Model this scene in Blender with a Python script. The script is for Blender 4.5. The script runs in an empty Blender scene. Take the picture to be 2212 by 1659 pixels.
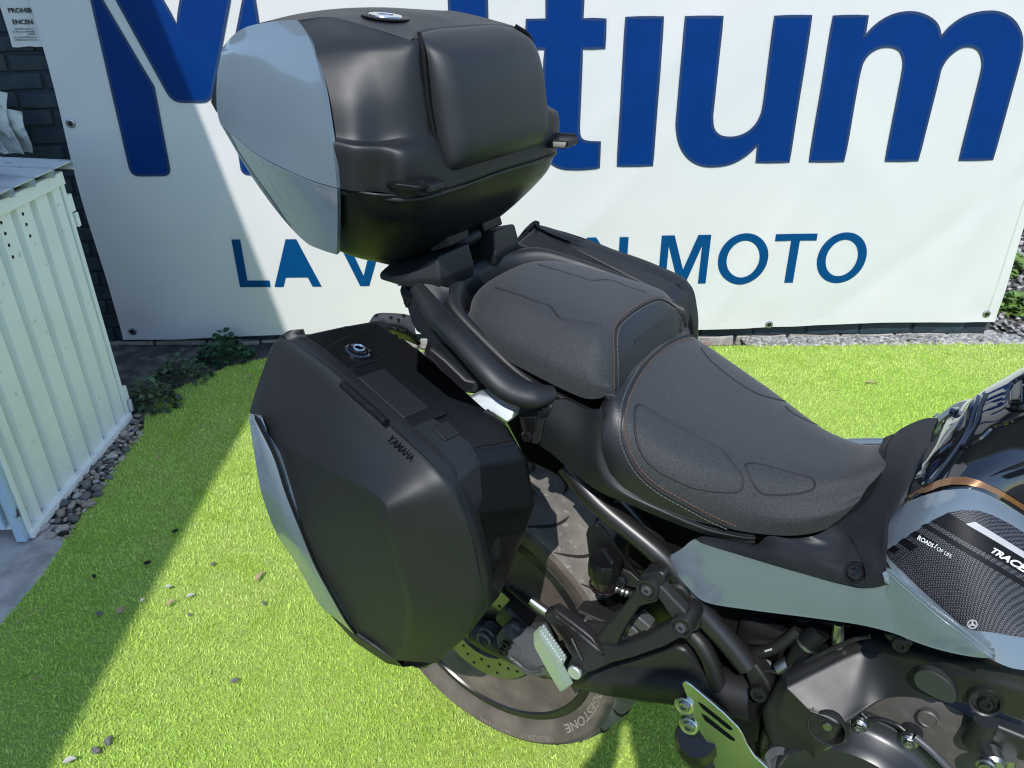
import bpy, bmesh, math, random
import numpy as np
from mathutils import Vector, Matrix
from mathutils.bvhtree import BVHTree
from mathutils.geometry import delaunay_2d_cdt
R = math.radians
rng = np.random.default_rng(7)
random.seed(7)
SC = bpy.context.scene
COL = SC.collection

# ------------------------------------------------------------------ camera
CAM_H, FPX, PW, PH = 1.45, 1665.0, 2212.0, 1659.0
PITCH, ROLL = R(28.8), R(0.53)
c_fw = np.array([0, math.cos(PITCH), -math.sin(PITCH)])
c_u0 = np.array([0, math.sin(PITCH), math.cos(PITCH)])
c_r0 = np.array([1.0, 0, 0])
c_ri = math.cos(ROLL) * c_r0 - math.sin(ROLL) * c_u0
c_up = math.sin(ROLL) * c_r0 + math.cos(ROLL) * c_u0
c_pos = np.array([0, 0, CAM_H])
cam = bpy.data.cameras.new('camera')
cam.sensor_width = 36; cam.lens = FPX / PW * 36; cam.clip_start = 0.02; cam.clip_end = 2000
camo = bpy.data.objects.new('camera', cam); COL.objects.link(camo)
M = Matrix.Identity(4)
for i in range(3):
    M[i][0] = c_ri[i]; M[i][1] = c_up[i]; M[i][2] = -c_fw[i]; M[i][3] = c_pos[i]
camo.matrix_world = M
SC.camera = camo

# ------------------------------------------------------------------ sky, sun, exposure
SUN = np.array([-0.215, -0.80, 1.0]); SUN /= np.linalg.norm(SUN)
elev = math.asin(SUN[2]); azim = math.atan2(SUN[0], SUN[1])
W = bpy.data.worlds.new('World'); SC.world = W; W.use_nodes = True
nt = W.node_tree
sky = nt.nodes.new('ShaderNodeTexSky'); sky.sky_type = 'NISHITA'; sky.sun_disc = False
sky.sun_elevation = elev; sky.sun_rotation = azim; sky.air_density = 1.3; sky.dust_density = 0.2; sky.ozone_density = 5.0
nt.links.new(sky.outputs[0], nt.nodes['Background'].inputs[0])
nt.nodes['Background'].inputs[1].default_value = 0.15
sl = bpy.data.lights.new('sun', 'SUN'); sl.energy = 2.9; sl.angle = R(0.55); sl.color = (1.0, 0.975, 0.935)
so = bpy.data.objects.new('sun', sl); COL.objects.link(so)
so.rotation_euler = Vector(SUN).to_track_quat('Z', 'Y').to_euler(); so.location = (-2, -6, 9)
SC.view_settings.view_transform = 'Standard'; SC.view_settings.look = 'None'
SC.view_settings.exposure = 0.54; SC.view_settings.gamma = 1.0
SC.view_settings.use_curve_mapping = False
SC.cycles.pixel_filter_type = 'BLACKMAN_HARRIS'; SC.cycles.filter_width = 1.15

# ------------------------------------------------------------------ photograph reading: crop frames (x0, y0, scale) of the 4096 px picture
ZF = {0: (0, 0, 0.54), 2: (800, 0, 1.4427), 3: (1500, 800, 1.7015), 4: (2300, 1200, 1.58), 5: (900, 1200, 1.6592), 6: (900, 2000, 1.5477),
      7: (1900, 1850, 1.7464), 8: (2600, 2100, 1.4786), 9: (3300, 1400, 1.2764), 10: (2000, 2500, 1.7015), 11: (2000, 0, 1.0553),
      12: (0, 0, 1.8436), 13: (0, 600, 2.074), 14: (0, 1300, 1.659), 15: (0, 2200, 1.58), 16: (1600, 800, 3.16), 17: (1900, 0, 2.593),
      18: (2000, 2350, 3.95), 19: (3500, 1450, 3.017), 20: (3000, 2600, 2.0182)}
def ray(k, x, y):
    a, b, s = ZF[k]
    X, Y = (a + x / s) / 1.8517, (b + y / s) / 1.8517
    d = c_fw * FPX + c_ri * (X - PW / 2) - c_up * (Y - PH / 2)
    return d / np.linalg.norm(d)
def on_plane(k, x, y, n, c):
    d = ray(k, x, y); n = np.asarray(n, float)
    return c_pos + (c - n @ c_pos) / (n @ d) * d
def on_wall(k, x, y, Y=3.0): return on_plane(k, x, y, (0, 1, 0), Y)
def on_ground(k, x, y, Z=0.0): return on_plane(k, x, y, (0, 0, 1), Z)

# motorcycle frame: u forward, v to its right (towards the camera), w up; it leans on its side stand
AZ, LEAN = R(33), R(1.2)
bF = np.array([math.cos(AZ), -math.sin(AZ), 0]); _V = np.array([-math.sin(AZ), -math.cos(AZ), 0]); _U = np.array([0, 0, 1.0])
bV = _V * math.cos(LEAN) + _U * math.sin(LEAN); bU = _U * math.cos(LEAN) - _V * math.sin(LEAN)
bO = on_plane(0, 1110, 1532, (0, 0, 1), 0)
def to_b(p):
    d = np.asarray(p) - bO; return np.array([d @ bF, d @ bV, d @ bU])
def to_w(q): return bO + q[0] * bF + q[1] * bV + q[2] * bU
c_b = to_b(c_pos)
def ray_b(k, x, y):
    d = ray(k, x, y); return np.array([d @ bF, d @ bV, d @ bU])
def pv(k, x, y, v):
    d = ray_b(k, x, y); t = (v - c_b[1]) / d[1]; return c_b + t * d
def pu(k, x, y, u):
    d = ray_b(k, x, y); t = (u - c_b[0]) / d[0]; return c_b + t * d
def pw(k, x, y, w):
    d = ray_b(k, x, y); t = (w - c_b[2]) / d[2]; return c_b + t * d
def PV(k, *pts, v=None):
    return [pv(k, p[0], p[1], p[2] if len(p) > 2 else v) for p in pts]

# ------------------------------------------------------------------ materials
MATS = {}
def mat(name, col, rough=0.5, metal=0.0, spec=0.5, coat=0.0, bump=None, var=None, wear=None, trans=0.0, sheen=0.0, island=0.0):
    if name in MATS: return MATS[name]
    m = bpy.data.materials.new(name); m.use_nodes = True; MATS[name] = m
    n, l = m.node_tree.nodes, m.node_tree.links
    b = n['Principled BSDF']
    b.inputs['Base Color'].default_value = (*col, 1); b.inputs['Roughness'].default_value = rough
    b.inputs['Metallic'].default_value = metal; b.inputs['Specular IOR Level'].default_value = spec
    b.inputs['Coat Weight'].default_value = coat; b.inputs['Coat Roughness'].default_value = 0.03
    b.inputs['Transmission Weight'].default_value = trans
    b.inputs['Sheen Weight'].default_value = sheen
    tc = n.new('ShaderNodeTexCoord')
    colsock = None
    if var:                                              # (scale, colour b, low, high)
        for i, (s, c2, lo, hi) in enumerate(var):
            t = n.new('ShaderNodeTexNoise'); t.inputs['Scale'].default_value = s; t.inputs['Detail'].default_value = 5
            l.new(tc.outputs['Object'], t.inputs['Vector'])
            r = n.new('ShaderNodeMapRange'); r.inputs[1].default_value = lo; r.inputs[2].default_value = hi
            l.new(t.outputs['Fac'], r.inputs[0])
            mx = n.new('ShaderNodeMix'); mx.data_type = 'RGBA'
            mx.inputs[6].default_value = (*col, 1); mx.inputs[7].default_value = (*c2, 1)
            if colsock: l.new(colsock, mx.inputs[6])
            l.new(r.outputs[0], mx.inputs[0]); colsock = mx.outputs[2]
    if island:
        g = n.new('ShaderNodeNewGeometry')
        hs = n.new('ShaderNodeHueSaturation'); hs.inputs['Color'].default_value = (*col, 1)
        if colsock: l.new(colsock, hs.inputs['Color'])
        r = n.new('ShaderNodeMapRange'); r.inputs[3].default_value = 1 - island; r.inputs[4].default_value = 1 + island
        l.new(g.outputs['Random Per Island'], r.inputs[0]); l.new(r.outputs[0], hs.inputs['Value'])
        r2 = n.new('ShaderNodeMapRange'); r2.inputs[3].default_value = 0.485; r2.inputs[4].default_value = 0.51
        mu = n.new('ShaderNodeMath'); mu.operation = 'FRACT'; mm = n.new('ShaderNodeMath'); mm.operation = 'MULTIPLY'; mm.inputs[1].default_value = 7.31
        l.new(g.outputs['Random Per Island'], mm.inputs[0]); l.new(mm.outputs[0], mu.inputs[0]); l.new(mu.outputs[0], r2.inputs[0]); l.new(r2.outputs[0], hs.inputs['Hue'])
        colsock = hs.outputs[0]
    if colsock: l.new(colsock, b.inputs['Base Color'])
    if wear:                                             # roughness variation (scale, lo rough, hi rough)
        t = n.new('ShaderNodeTexNoise'); t.inputs['Scale'].default_value = wear[0]; t.inputs['Detail'].default_value = 6
        l.new(tc.outputs['Object'], t.inputs['Vector'])
        r = n.new('ShaderNodeMapRange'); r.inputs[1].default_value = .3; r.inputs[2].default_value = .7
        r.inputs[3].default_value = wear[1]; r.inputs[4].default_value = wear[2]
        l.new(t.outputs['Fac'], r.inputs[0]); l.new(r.outputs[0], b.inputs['Roughness'])
    if bump:                                             # list of (scale, strength, distance)
        prev = None
        for s, st, dist in bump:
            t = n.new('ShaderNodeTexNoise'); t.inputs['Scale'].default_value = s; t.inputs['Detail'].default_value = 3
            l.new(tc.outputs['Object'], t.inputs['Vector'])
            bp = n.new('ShaderNodeBump'); bp.inputs['Strength'].default_value = st; bp.inputs['Distance'].default_value = dist
            l.new(t.outputs['Fac'], bp.inputs['Height'])
            if prev: l.new(prev, bp.inputs['Normal'])
            prev = bp.outputs[0]
        l.new(prev, b.inputs['Normal'])
    return m

m_plastic = mat('black textured plastic', (.0108, .0116, .0132), .48, spec=.5, bump=[(900, .25, .0006), (330, .12, .0006)], wear=(14, .44, .54))
m_plastic_dk = mat('black smooth plastic', (.0062, .0064, .007), .4, spec=.32, bump=[(1200, .1, .0004)], wear=(9, .3, .48))
m_plastic_lid = mat('black matt case lid plastic', (.0122, .0132, .0148), .5, spec=.45, bump=[(1500, .16, .0004), (380, .10, .0005)], wear=(7, .47, .55), var=[(5, (.016, .0172, .0188), .45, .7)])
m_void = mat('void shade black', (.006, .006, .006), .8, spec=.2)  # shade of holes, gaps and hollow insides put into the colour
m_grey = mat('blue grey gloss paint', (.135, .172, .205), .2, spec=.5, coat=.75, var=[(3, (.142, .180, .213), .4, .6)])
m_gloss = mat('black gloss paint', (.006, .007, .009), .06, spec=.6, coat=1.0)
m_seat = mat('charcoal seat fabric', (.022, .0235, .026), .6, spec=.4, bump=[(1100, .7, .0010), (260, .15, .001)], sheen=.12, var=[(600, (.048, .051, .056), .46, .66)])
m_seat_side = mat('black seat vinyl', (.014, .014, .016), .36, spec=.6, bump=[(700, .45, .0008)])
m_seat_panel = mat('navy black seat vinyl', (.010, .012, .019), .46, spec=.5, bump=[(1100, .35, .0006)], var=[(1500, (.05, .05, .055), .62, .72)])
m_pad = mat('black backrest foam cover', (.017, .019, .021), .5, spec=.5, bump=[(1000, .3, .0006)])
m_groove = mat('pressed groove shade', (.012, .012, .014), .7)
m_thread_w = mat('grey thread', (.13, .13, .128), .8)
m_thread_o = mat('orange thread', (.17, .085, .042), .8)
m_cast = mat('black cast metal paint', (.014, .014, .0142), .46, spec=.55, bump=[(700, .14, .0005)], wear=(20, .42, .52))
m_castgrey = mat('dark grey cast metal', (.075, .077, .084), .45, metal=.2, bump=[(600, .35, .0008)], var=[(500, (.10, .10, .105), .5, .7)])
m_tube = mat('black frame tube paint', (.016, .015, .015), .36, spec=.6, bump=[(800, .12, .0004)])
m_brown = mat('brown grey engine cover', (.085, .075, .072), .5, metal=.3, bump=[(500, .25, .0006)], var=[(60, (.11, .10, .095), .5, .7)])
m_alu = mat('bare aluminium', (.42, .43, .43), .36, metal=1.0, bump=[(400, .12, .0005)])
m_alub = mat('brushed aluminium', (.62, .65, .58), .26, metal=1.0, bump=[(300, .08, .0003)])
m_zinc = mat('pale anodised alloy', (.62, .67, .69), .42, metal=.75, bump=[(250, .2, .0004)])
m_steel = mat('bolt steel', (.36, .37, .385), .3, metal=1.0)
m_blackbolt = mat('black bolt', (.02, .02, .022), .25, metal=.5)
m_tyre = mat('dusty tyre rubber', (.12, .11, .10), .8, spec=.3, bump=[(120, .3, .001), (900, .2, .0004)], var=[(18, (.22, .205, .185), .35, .62), (90, (.28, .265, .24), .58, .72)])
m_tyre_side = mat('dusty tyre sidewall', (.085, .070, .060), .75, spec=.3, bump=[(160, .25, .001)], var=[(14, (.145, .12, .10), .38, .66)])
m_disc = mat('brake disc steel', (.3, .3, .29), .4, metal=1.0)
m_bronze = mat('bronze stripe paint', (.20, .09, .025), .28, metal=.35, coat=.8)
m_rubber = mat('black rubber hose', (.012, .012, .012), .5)
m_resbody = mat('smoked fluid pot', (.02, .012, .016), .12, spec=.6)
m_decalblk = mat('black pad print', (.003, .003, .0045), .55, spec=.25)
m_decalgry = mat('grey pad print', (.42, .42, .42), .5)
m_white = mat('white print', (.75, .75, .74), .5)
m_dimprint = mat('dark grey print', (.003, .003, .004), .7, spec=.08)
m_chrome = mat('chrome badge', (.7, .7, .7), .15, metal=1.0)
m_tyreprint = mat('raised tyre lettering', (.25, .225, .20), .8)

def pad_mat():
    m = bpy.data.materials.new('dotted tank pad rubber'); m.use_nodes = True
    n, l = m.node_tree.nodes, m.node_tree.links; b = n['Principled BSDF']
    tc = n.new('ShaderNodeTexCoord'); mp = n.new('ShaderNodeMapping'); mp.inputs['Rotation'].default_value = (0, .5, .78)
    l.new(tc.outputs['Object'], mp.inputs['Vector'])
    v = n.new('ShaderNodeTexVoronoi'); v.inputs['Scale'].default_value = 540; v.inputs['Randomness'].default_value = 0.12
    l.new(mp.outputs[0], v.inputs['Vector'])
    r = n.new('ShaderNodeValToRGB'); r.color_ramp.elements[0].position = .30; r.color_ramp.elements[0].color = (.10, .10, .11, 1)
    r.color_ramp.elements[1].position = .46; r.color_ramp.elements[1].color = (.010, .010, .014, 1)
    l.new(v.outputs['Distance'], r.inputs[0]); l.new(r.outputs[0], b.inputs['Base Color'])
    bp = n.new('ShaderNodeBump'); bp.inputs['Strength'].default_value = .5; bp.inputs['Distance'].default_value = .001; bp.invert = True
    l.new(v.outputs['Distance'], bp.inputs['Height']); l.new(bp.outputs[0], b.inputs['Normal'])
    b.inputs['Roughness'].default_value = .45
    return m
m_tankpad = pad_mat()

# ------------------------------------------------------------------ object helpers
def new_obj(name, me, parent=None):
    o = bpy.data.objects.new(name, me); COL.objects.link(o)
    if parent: o.parent = parent
    return o
def tag(o, label=None, cat=None, group=None, kind=None):
    if label: o['label'] = label
    if cat: o['category'] = cat
    if group: o['group'] = group
    if kind: o['kind'] = kind
    return o
def thing(name, label, cat, loc=(0, 0, 0), group=None):
    o = bpy.data.objects.new(name, None); COL.objects.link(o); o.location = loc; o.empty_display_size = .1
    return tag(o, label, cat, group)
BASE = {}
def bike_thing(name, label, cat, base, group=None):
    o = thing(name, label, cat, group=group)
    m = Matrix.Identity(4); p = to_w(base)
    for i in range(3):
        m[i][0] = bF[i]; m[i][1] = -bV[i]; m[i][2] = bU[i]; m[i][3] = p[i]
    o.matrix_world = m; BASE[o.name] = np.array(base, float)
    return o
def root_of(o):
    while o.parent: o = o.parent
    return o
def loc_pts(V, parent):
    """bike coordinates -> local coordinates of the part (x forward, y left, z up)"""
    V = np.asarray(V, float)
    r = root_of(parent) if parent else None
    if r is not None and r.name in BASE:
        V = V - BASE[r.name]; V = V * np.array([1, -1, 1])
    elif r is not None:
        V = V - np.array(r.location)
    return V
def mesh(name, V, F, m, parent=None, smooth=True, sharp=None, recalc=True):
    me = bpy.data.meshes.new(name)
    V = loc_pts(V, parent)
    me.from_pydata([tuple(p) for p in V], [], [tuple(int(i) for i in f) for f in F]); me.validate(); me.update()
    if recalc:
        bm = bmesh.new(); bm.from_mesh(me); bmesh.ops.recalc_face_normals(bm, faces=bm.faces); bm.to_mesh(me); bm.free()
    if m: me.materials.append(m)
    if smooth: me.polygons.foreach_set('use_smooth', [True] * len(me.polygons))
    o = new_obj(name, me, parent)
    if sharp is not None:
        try: me.set_sharp_from_angle(angle=R(sharp))
        except Exception: pass
    return o
def poly(name, V, F, m, parent=None, bevel=.004, seg=2, ang=12, soft=None, soft_off=.02):
    """hard-surface solid: real bevelled edges"""
    me = bpy.data.meshes.new(name)
    V = loc_pts(V, parent)
    bm = bmesh.new()
    vs = [bm.verts.new(tuple(p)) for p in V]
    for f in F:
        try: bm.faces.new([vs[i] for i in f])
        except Exception: pass
    bmesh.ops.remove_doubles(bm, verts=bm.verts, dist=1e-5)
    bmesh.ops.recalc_face_normals(bm, faces=bm.faces)
    if soft:
        prs = {tuple(sorted(p)) for p in soft}
        bm.verts.index_update(); es = [e for e in bm.edges if tuple(sorted((e.verts[0].index, e.verts[1].index))) in prs]
        r_ = bmesh.ops.bevel(bm, geom=es, offset=soft_off, segments=9, profile=.5, affect='EDGES', clamp_overlap=True)
        done = set(r_['faces'])
    else: done = set()
    if bevel:
        es = [e for e in bm.edges if len(e.link_faces) == 2 and e.calc_face_angle(0) > R(ang) and not all(f in done for f in e.link_faces)]
        bmesh.ops.bevel(bm, geom=es, offset=bevel, segments=seg, profile=.5, affect='EDGES', clamp_overlap=True)
    for f in bm.faces: f.smooth = True
    bm.to_mesh(me); bm.free(); me.materials.append(m)
    o = new_obj(name, me, parent)
    w = o.modifiers.new('wn', 'WEIGHTED_NORMAL'); w.keep_sharp = True; w.weight = 80
    return o
def box(name, c, s, m, parent=None, bevel=.004, rot=None, seg=2):
    c = np.asarray(c, float); h = np.asarray(s, float) / 2
    V = [np.array([x, y, z]) * h for x in (-1, 1) for y in (-1, 1) for z in (-1, 1)]
    if rot is not None: V = [np.array(rot) @ v for v in V]
    V = [c + v for v in V]
    F = [(0, 1, 3, 2), (4, 6, 7, 5), (0, 4, 5, 1), (2, 3, 7, 6), (0, 2, 6, 4), (1, 5, 7, 3)]
    return poly(name, V, F, m, parent, bevel, seg)
def plate(name, P, m, parent=None, th=(0, -.02, 0), bevel=.003, seg=2, holes=False):
    """outline (3D points) swept along th into a solid with bevelled rims"""
    P = [np.asarray(p, float) for p in P]; n = len(P); th = np.asarray(th, float)
    V = P + [p + th for p in P]
    F = [tuple(range(n)), tuple(range(2 * n - 1, n - 1, -1))] + [(i, (i + 1) % n, n + (i + 1) % n, n + i) for i in range(n)]
    return poly(name, V, F, m, parent, bevel, seg, 25)
def cr(P, n, closed=False):
    """Catmull-Rom resample of a polyline to n points"""
    P = np.asarray(P, float); k = len(P)
    if k == 2: return np.array([P[0] + (P[1] - P[0]) * t for t in np.linspace(0, 1, n)])
    if closed: E = np.vstack([P[-1], P, P[0], P[1]]); segs = k
    else: E = np.vstack([2 * P[0] - P[1], P, 2 * P[-1] - P[-2]]); segs = k - 1
    out = []
    for t in np.linspace(0, segs, n, endpoint=not closed):
        i = min(int(t), segs - 1); f = t - i
        a, b, c, d = E[i], E[i + 1], E[i + 2], E[i + 3]
        out.append(.5 * ((2 * b) + (c - a) * f + (2 * a - 5 * b + 4 * c - d) * f * f + (3 * b - a - 3 * c + d) * f ** 3))
    return np.array(out)
def grid(rows, nu, nv, closed=False):
    """rows of control points -> dense grid [nu][nv]"""
    A = np.array([cr(r, nv, closed) for r in rows])
    return np.array([cr(A[:, j], nu) for j in range(A.shape[1])]).transpose(1, 0, 2)
def grid_faces(nu, nv, closed=False, off=0):
    F = []
    for i in range(nu - 1):
        for j in range(nv if closed else nv - 1):
            F.append((off + i * nv + j, off + i * nv + (j + 1) % nv, off + (i + 1) * nv + (j + 1) % nv, off + (i + 1) * nv + j))
    return F
class Surf:
    def __init__(s, G, closed=False):
        s.G = G; nu, nv = G.shape[:2]
        s.V = G.reshape(-1, 3); s.F = grid_faces(nu, nv, closed); s.closed = closed
        s.bvh = BVHTree.FromPolygons([tuple(p) for p in s.V], s.F)
SURF = {}
def patch(name, rows, m, parent, nu=24, nv=24, inside=None, th=.004, closed=False, key=None, mirror=False):
    """smooth shell panel with thickness th turned towards the point inside"""
    G = grid(rows, nu, nv, closed) if not isinstance(rows, np.ndarray) else rows
    nu, nv = G.shape[:2]
    S = Surf(G, closed)
    if key: SURF[key] = S
    du = np.gradient(G, axis=0); dv = np.gradient(G, axis=1)
    if closed: dv = np.roll(G, -1, 1) - np.roll(G, 1, 1)
    N = np.cross(du, dv); N /= np.linalg.norm(N, axis=2, keepdims=True) + 1e-12
    ins = np.asarray(inside if inside is not None else (G[..., 0].mean(), 0, G[..., 2].mean() - .05), float)
    if (N * (G - ins)).sum(2).mean() < 0: N = -N
    B = G - N * th
    V = np.vstack([G.reshape(-1, 3), B.reshape(-1, 3)]); K = nu * nv
    F = grid_faces(nu, nv, closed) + [tuple(reversed(f)) for f in grid_faces(nu, nv, closed, K)]
    rim = []
    e0 = [j for j in range(nv)]; e1 = [(nu - 1) * nv + j for j in range(nv)]
    for e in (e0, e1):
        for a in range(nv if closed else nv - 1): rim.append((e[a], e[(a + 1) % nv]))
    if not closed:
        for c_ in (0, nv - 1):
            for i in range(nu - 1): rim.append((i * nv + c_, (i + 1) * nv + c_))
    F += [(a, b, b + K, a + K) for a, b in rim]
    o = mesh(name, V, F, m, parent, True, 50)
    if mirror:
        V2 = V * np.array([1, -1, 1]); mesh(name, V2, [tuple(reversed(f)) for f in F], m, parent, True, 50)
    return o
def tube(name, P, r, m, parent=None, n=10, res=None, closed=False, flat=None, cap=True):
    """round bar along a smooth path; r a number or list; flat = (direction, factor) squashes the section"""
    P = np.asarray(P, float); k = len(P)
    res = res or max(2, (k - 1) * 6 + 1)
    C = cr(P, res, closed) if k > 2 or closed else cr(P, res)
    rr = np.interp(np.linspace(0, 1, len(C)), np.linspace(0, 1, np.size(r)), np.atleast_1d(r)) if np.size(r) > 1 else np.full(len(C), float(np.atleast_1d(r)[0]))
    T = np.gradient(C, axis=0)
    if closed: T = np.roll(C, -1, 0) - np.roll(C, 1, 0)
    T /= np.linalg.norm(T, axis=1, keepdims=True) + 1e-12
    up = np.array([0, 0, 1.0]) if abs(T[0] @ np.array([0, 0, 1.0])) < .9 else np.array([0, 1.0, 0])
    V = []
    a = np.cross(T[0], up); a /= np.linalg.norm(a)
    for i in range(len(C)):
        a = a - T[i] * (a @ T[i]); a /= np.linalg.norm(a); b = np.cross(T[i], a)
        for q in range(n):
            t = 2 * math.pi * q / n
            d = rr[i] * (math.cos(t) * a + math.sin(t) * b)
            if flat is not None:
                f = np.asarray(flat[0], float); f = f / np.linalg.norm(f); d = d + f * (d @ f) * (flat[1] - 1)
            V.append(C[i] + d)
    F = grid_faces(len(C), n, True)
    if closed: F += [((len(C) - 1) * n + q, (len(C) - 1) * n + (q + 1) % n, (q + 1) % n, q) for q in range(n)]
    elif cap: F += [tuple(range(n)), tuple(range(len(C) * n - 1, (len(C) - 1) * n - 1, -1))]
    return mesh(name, V, F, m, parent, True, 45)
def lathe(name, c, axis, prof, m, parent=None, n=24, arc=None, squash=None):
    """profile [(radius, height along axis)] spun about axis through c"""
    c = np.asarray(c, float); ax = np.asarray(axis, float); ax /= np.linalg.norm(ax)
    a = np.cross(ax, [0, 0, 1.0]) if abs(ax[2]) < .9 else np.cross(ax, [1.0, 0, 0]); a /= np.linalg.norm(a); b = np.cross(ax, a)
    V = []
    for r, h in prof:
        for q in range(n):
            t = 2 * math.pi * q / n
            V.append(c + ax * h + r * (math.cos(t) * a + math.sin(t) * b))
    F = grid_faces(len(prof), n, True)
    if prof[0][0] > 1e-6: F.append(tuple(range(n)))
    if prof[-1][0] > 1e-6: F.append(tuple(range(len(prof) * n - 1, (len(prof) - 1) * n - 1, -1)))
    return mesh(name, V, F, m, parent, True, 35)
def bolt(c, axis, r, m=None, parent=None, name='bolt', h=None):
    """domed button head with a recessed hexagonal socket"""
    h = h or r * .6
    c = np.asarray(c, float); ax = np.asarray(axis, float); ax /= np.linalg.norm(ax)
    a = np.cross(ax, [0, 0, 1.0]) if abs(ax[2]) < .9 else np.cross(ax, [1.0, 0, 0]); a /= np.linalg.norm(a); b = np.cross(ax, a)
    n = 12; V = []; prof = [(r, 0), (r, h * .5), (r * .82, h), (r * .5, h * 1.05), (r * .42, h * .45)]
    for i, (rr, hh) in enumerate(prof):
        for q in range(n):
            t = 2 * math.pi * q / n
            k = rr * (.88 if (i >= 3 and q % 2) else 1)
            V.append(c + ax * hh + k * (math.cos(t) * a + math.sin(t) * b))
    F = grid_faces(len(prof), n, True) + [tuple(range((len(prof) - 1) * n, len(prof) * n))]
    return mesh(name, V, F, m or m_steel, parent, True, 35)

def inside_poly(x, y, P):
    r = False; j = len(P) - 1
    for i in range(len(P)):
        xi, yi = P[i]; xj, yj = P[j]
        if (yi > y) != (yj > y) and x < (xj - xi) * (y - yi) / (yj - yi) + xi: r = not r
        j = i
    return r
def hit(S, k, x, y, off=.0006):
    d = ray_b(k, x, y)
    loc, nor, i, dist = S.bvh.ray_cast(Vector(c_b), Vector(d), 20)
    if loc is None: return None
    nor = np.array(nor); 
    if nor @ d > 0: nor = -nor
    return np.array(loc) + nor * off
def decal(name, S, k, P, m, parent, off=.0008, step=None, th=0):
    """thin sheet of the given outline laid onto a surface of the motorcycle"""
    P = [tuple(map(float, p)) for p in P]
    xs = [p[0] for p in P]; ys = [p[1] for p in P]
    step = step or max(max(xs) - min(xs), max(ys) - min(ys)) / 14
    pts = []
    B = []
    for i in range(len(P)):
        a, b = np.array(P[i]), np.array(P[(i + 1) % len(P)]); q = max(1, int(np.linalg.norm(b - a) / step))
        for t in range(q): B.append(tuple(a + (b - a) * t / q))
    pts = [Vector(p) for p in B]; nb = len(pts)
    x = min(xs) + step / 2
    while x < max(xs):
        y = min(ys) + step / 2
        while y < max(ys):
            if inside_poly(x, y, P) and min((x - b[0]) ** 2 + (y - b[1]) ** 2 for b in B) > (step * .45) ** 2: pts.append(Vector((x, y)))
            y += step
        x += step
    out = delaunay_2d_cdt(pts, [(i, (i + 1) % nb) for i in range(nb)], [], 1, 1e-6)
    V = []; ok = []
    for p in out[0]:
        h = hit(S, k, p[0], p[1], off); ok.append(h is not None); V.append(h if h is not None else np.zeros(3))
    F = [f for f in out[2] if all(ok[i] for i in f)]
    if not F: print('decal missed', name); return None
    used = sorted({i for f in F for i in f}); mp = {o_: n_ for n_, o_ in enumerate(used)}
    V = [V[i] for i in used]; F = [tuple(mp[i] for i in f) for f in F]
    return mesh(name, V, F, m, parent, True)
def line_on(name, S, k, P, r, m, parent, n=6, res=None, off=.0, closed=False, dash=None):
    P = cr(P, res or len(P) * 8, closed)
    Q = [hit(S, k, p[0], p[1], off) for p in P]; Q = [q for q in Q if q is not None]
    if len(Q) < 2: print('line missed', name); return None
    if dash is None: return tube(name, Q, r, m, parent, n, res=len(Q), closed=closed)
    C = cr(Q, len(Q) * 4); L = np.concatenate([[0], np.cumsum(np.linalg.norm(np.diff(C, axis=0), axis=1))])
    V = []; F = []; s = 0.0
    while s + dash * .7 < L[-1]:
        a = np.array([np.interp(s, L, C[:, i]) for i in range(3)]); b = np.array([np.interp(s + dash * .72, L, C[:, i]) for i in range(3)])
        t = b - a; t /= np.linalg.norm(t); e1 = np.cross(t, [0.3, 1, .5]); e1 /= np.linalg.norm(e1); e2 = np.cross(t, e1); o_ = len(V)
        for c_ in (a, b):
            for q in range(4): V.append(c_ + r * (math.cos(q * math.pi / 2) * e1 + math.sin(q * math.pi / 2) * e2))
        F += [(o_ + q, o_ + (q + 1) % 4, o_ + 4 + (q + 1) % 4, o_ + 4 + q) for q in range(4)] + [(o_, o_ + 3, o_ + 2, o_ + 1), (o_ + 4, o_ + 5, o_ + 6, o_ + 7)]
        s += dash
    return mesh(name, V, F, m, parent, False)
def text_geo(s, shear=0.0, bold=0.0):
    cu = bpy.data.curves.new('t', 'FONT'); cu.body = s; cu.size = 1; cu.shear = shear; cu.offset = bold; cu.resolution_u = 3
    o = bpy.data.objects.new('t', cu); COL.objects.link(o); dg = bpy.context.evaluated_depsgraph_get()
    me = bpy.data.meshes.new_from_object(o.evaluated_get(dg))
    V = np.array([v.co[:2] for v in me.vertices]); F = [tuple(p.vertices) for p in me.polygons]
    bpy.data.objects.remove(o); bpy.data.curves.remove(cu); bpy.data.meshes.remove(me)
    lo, hi = V.min(0), V.max(0)
    return (V - lo) / (hi - lo), F
def quad_map(Q):
    """homography unit square (0,0)(1,0)(1,1)(0,1) -> four points"""
    src = [(0, 0), (1, 0), (1, 1), (0, 1)]; A = []; b = []
    for (x, y), (X, Y) in zip(src, Q):
        A += [[x, y, 1, 0, 0, 0, -X * x, -X * y], [0, 0, 0, x, y, 1, -Y * x, -Y * y]]; b += [X, Y]
    h = np.append(np.linalg.solve(np.array(A, float), np.array(b, float)), 1).reshape(3, 3)
    def f(p):
        q = h @ np.array([p[0], p[1], 1]); return q[:2] / q[2]
    return f
def decal_text(name, S, k, Q, s, m, parent, shear=0, bold=0, off=.001):
    V, F = text_geo(s, shear, bold); f = quad_map(Q)
    W_ = [hit(S, k, *f(p), off) for p in V]
    ok = [w is not None for w in W_]
    if not all(ok):
        F = [g for g in F if all(ok[i] for i in g)]; W_ = [w if w is not None else np.zeros(3) for w in W_]
    if not F: print('text missed', s); return None
    return mesh(name, W_, F, m, parent, False)
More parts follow.
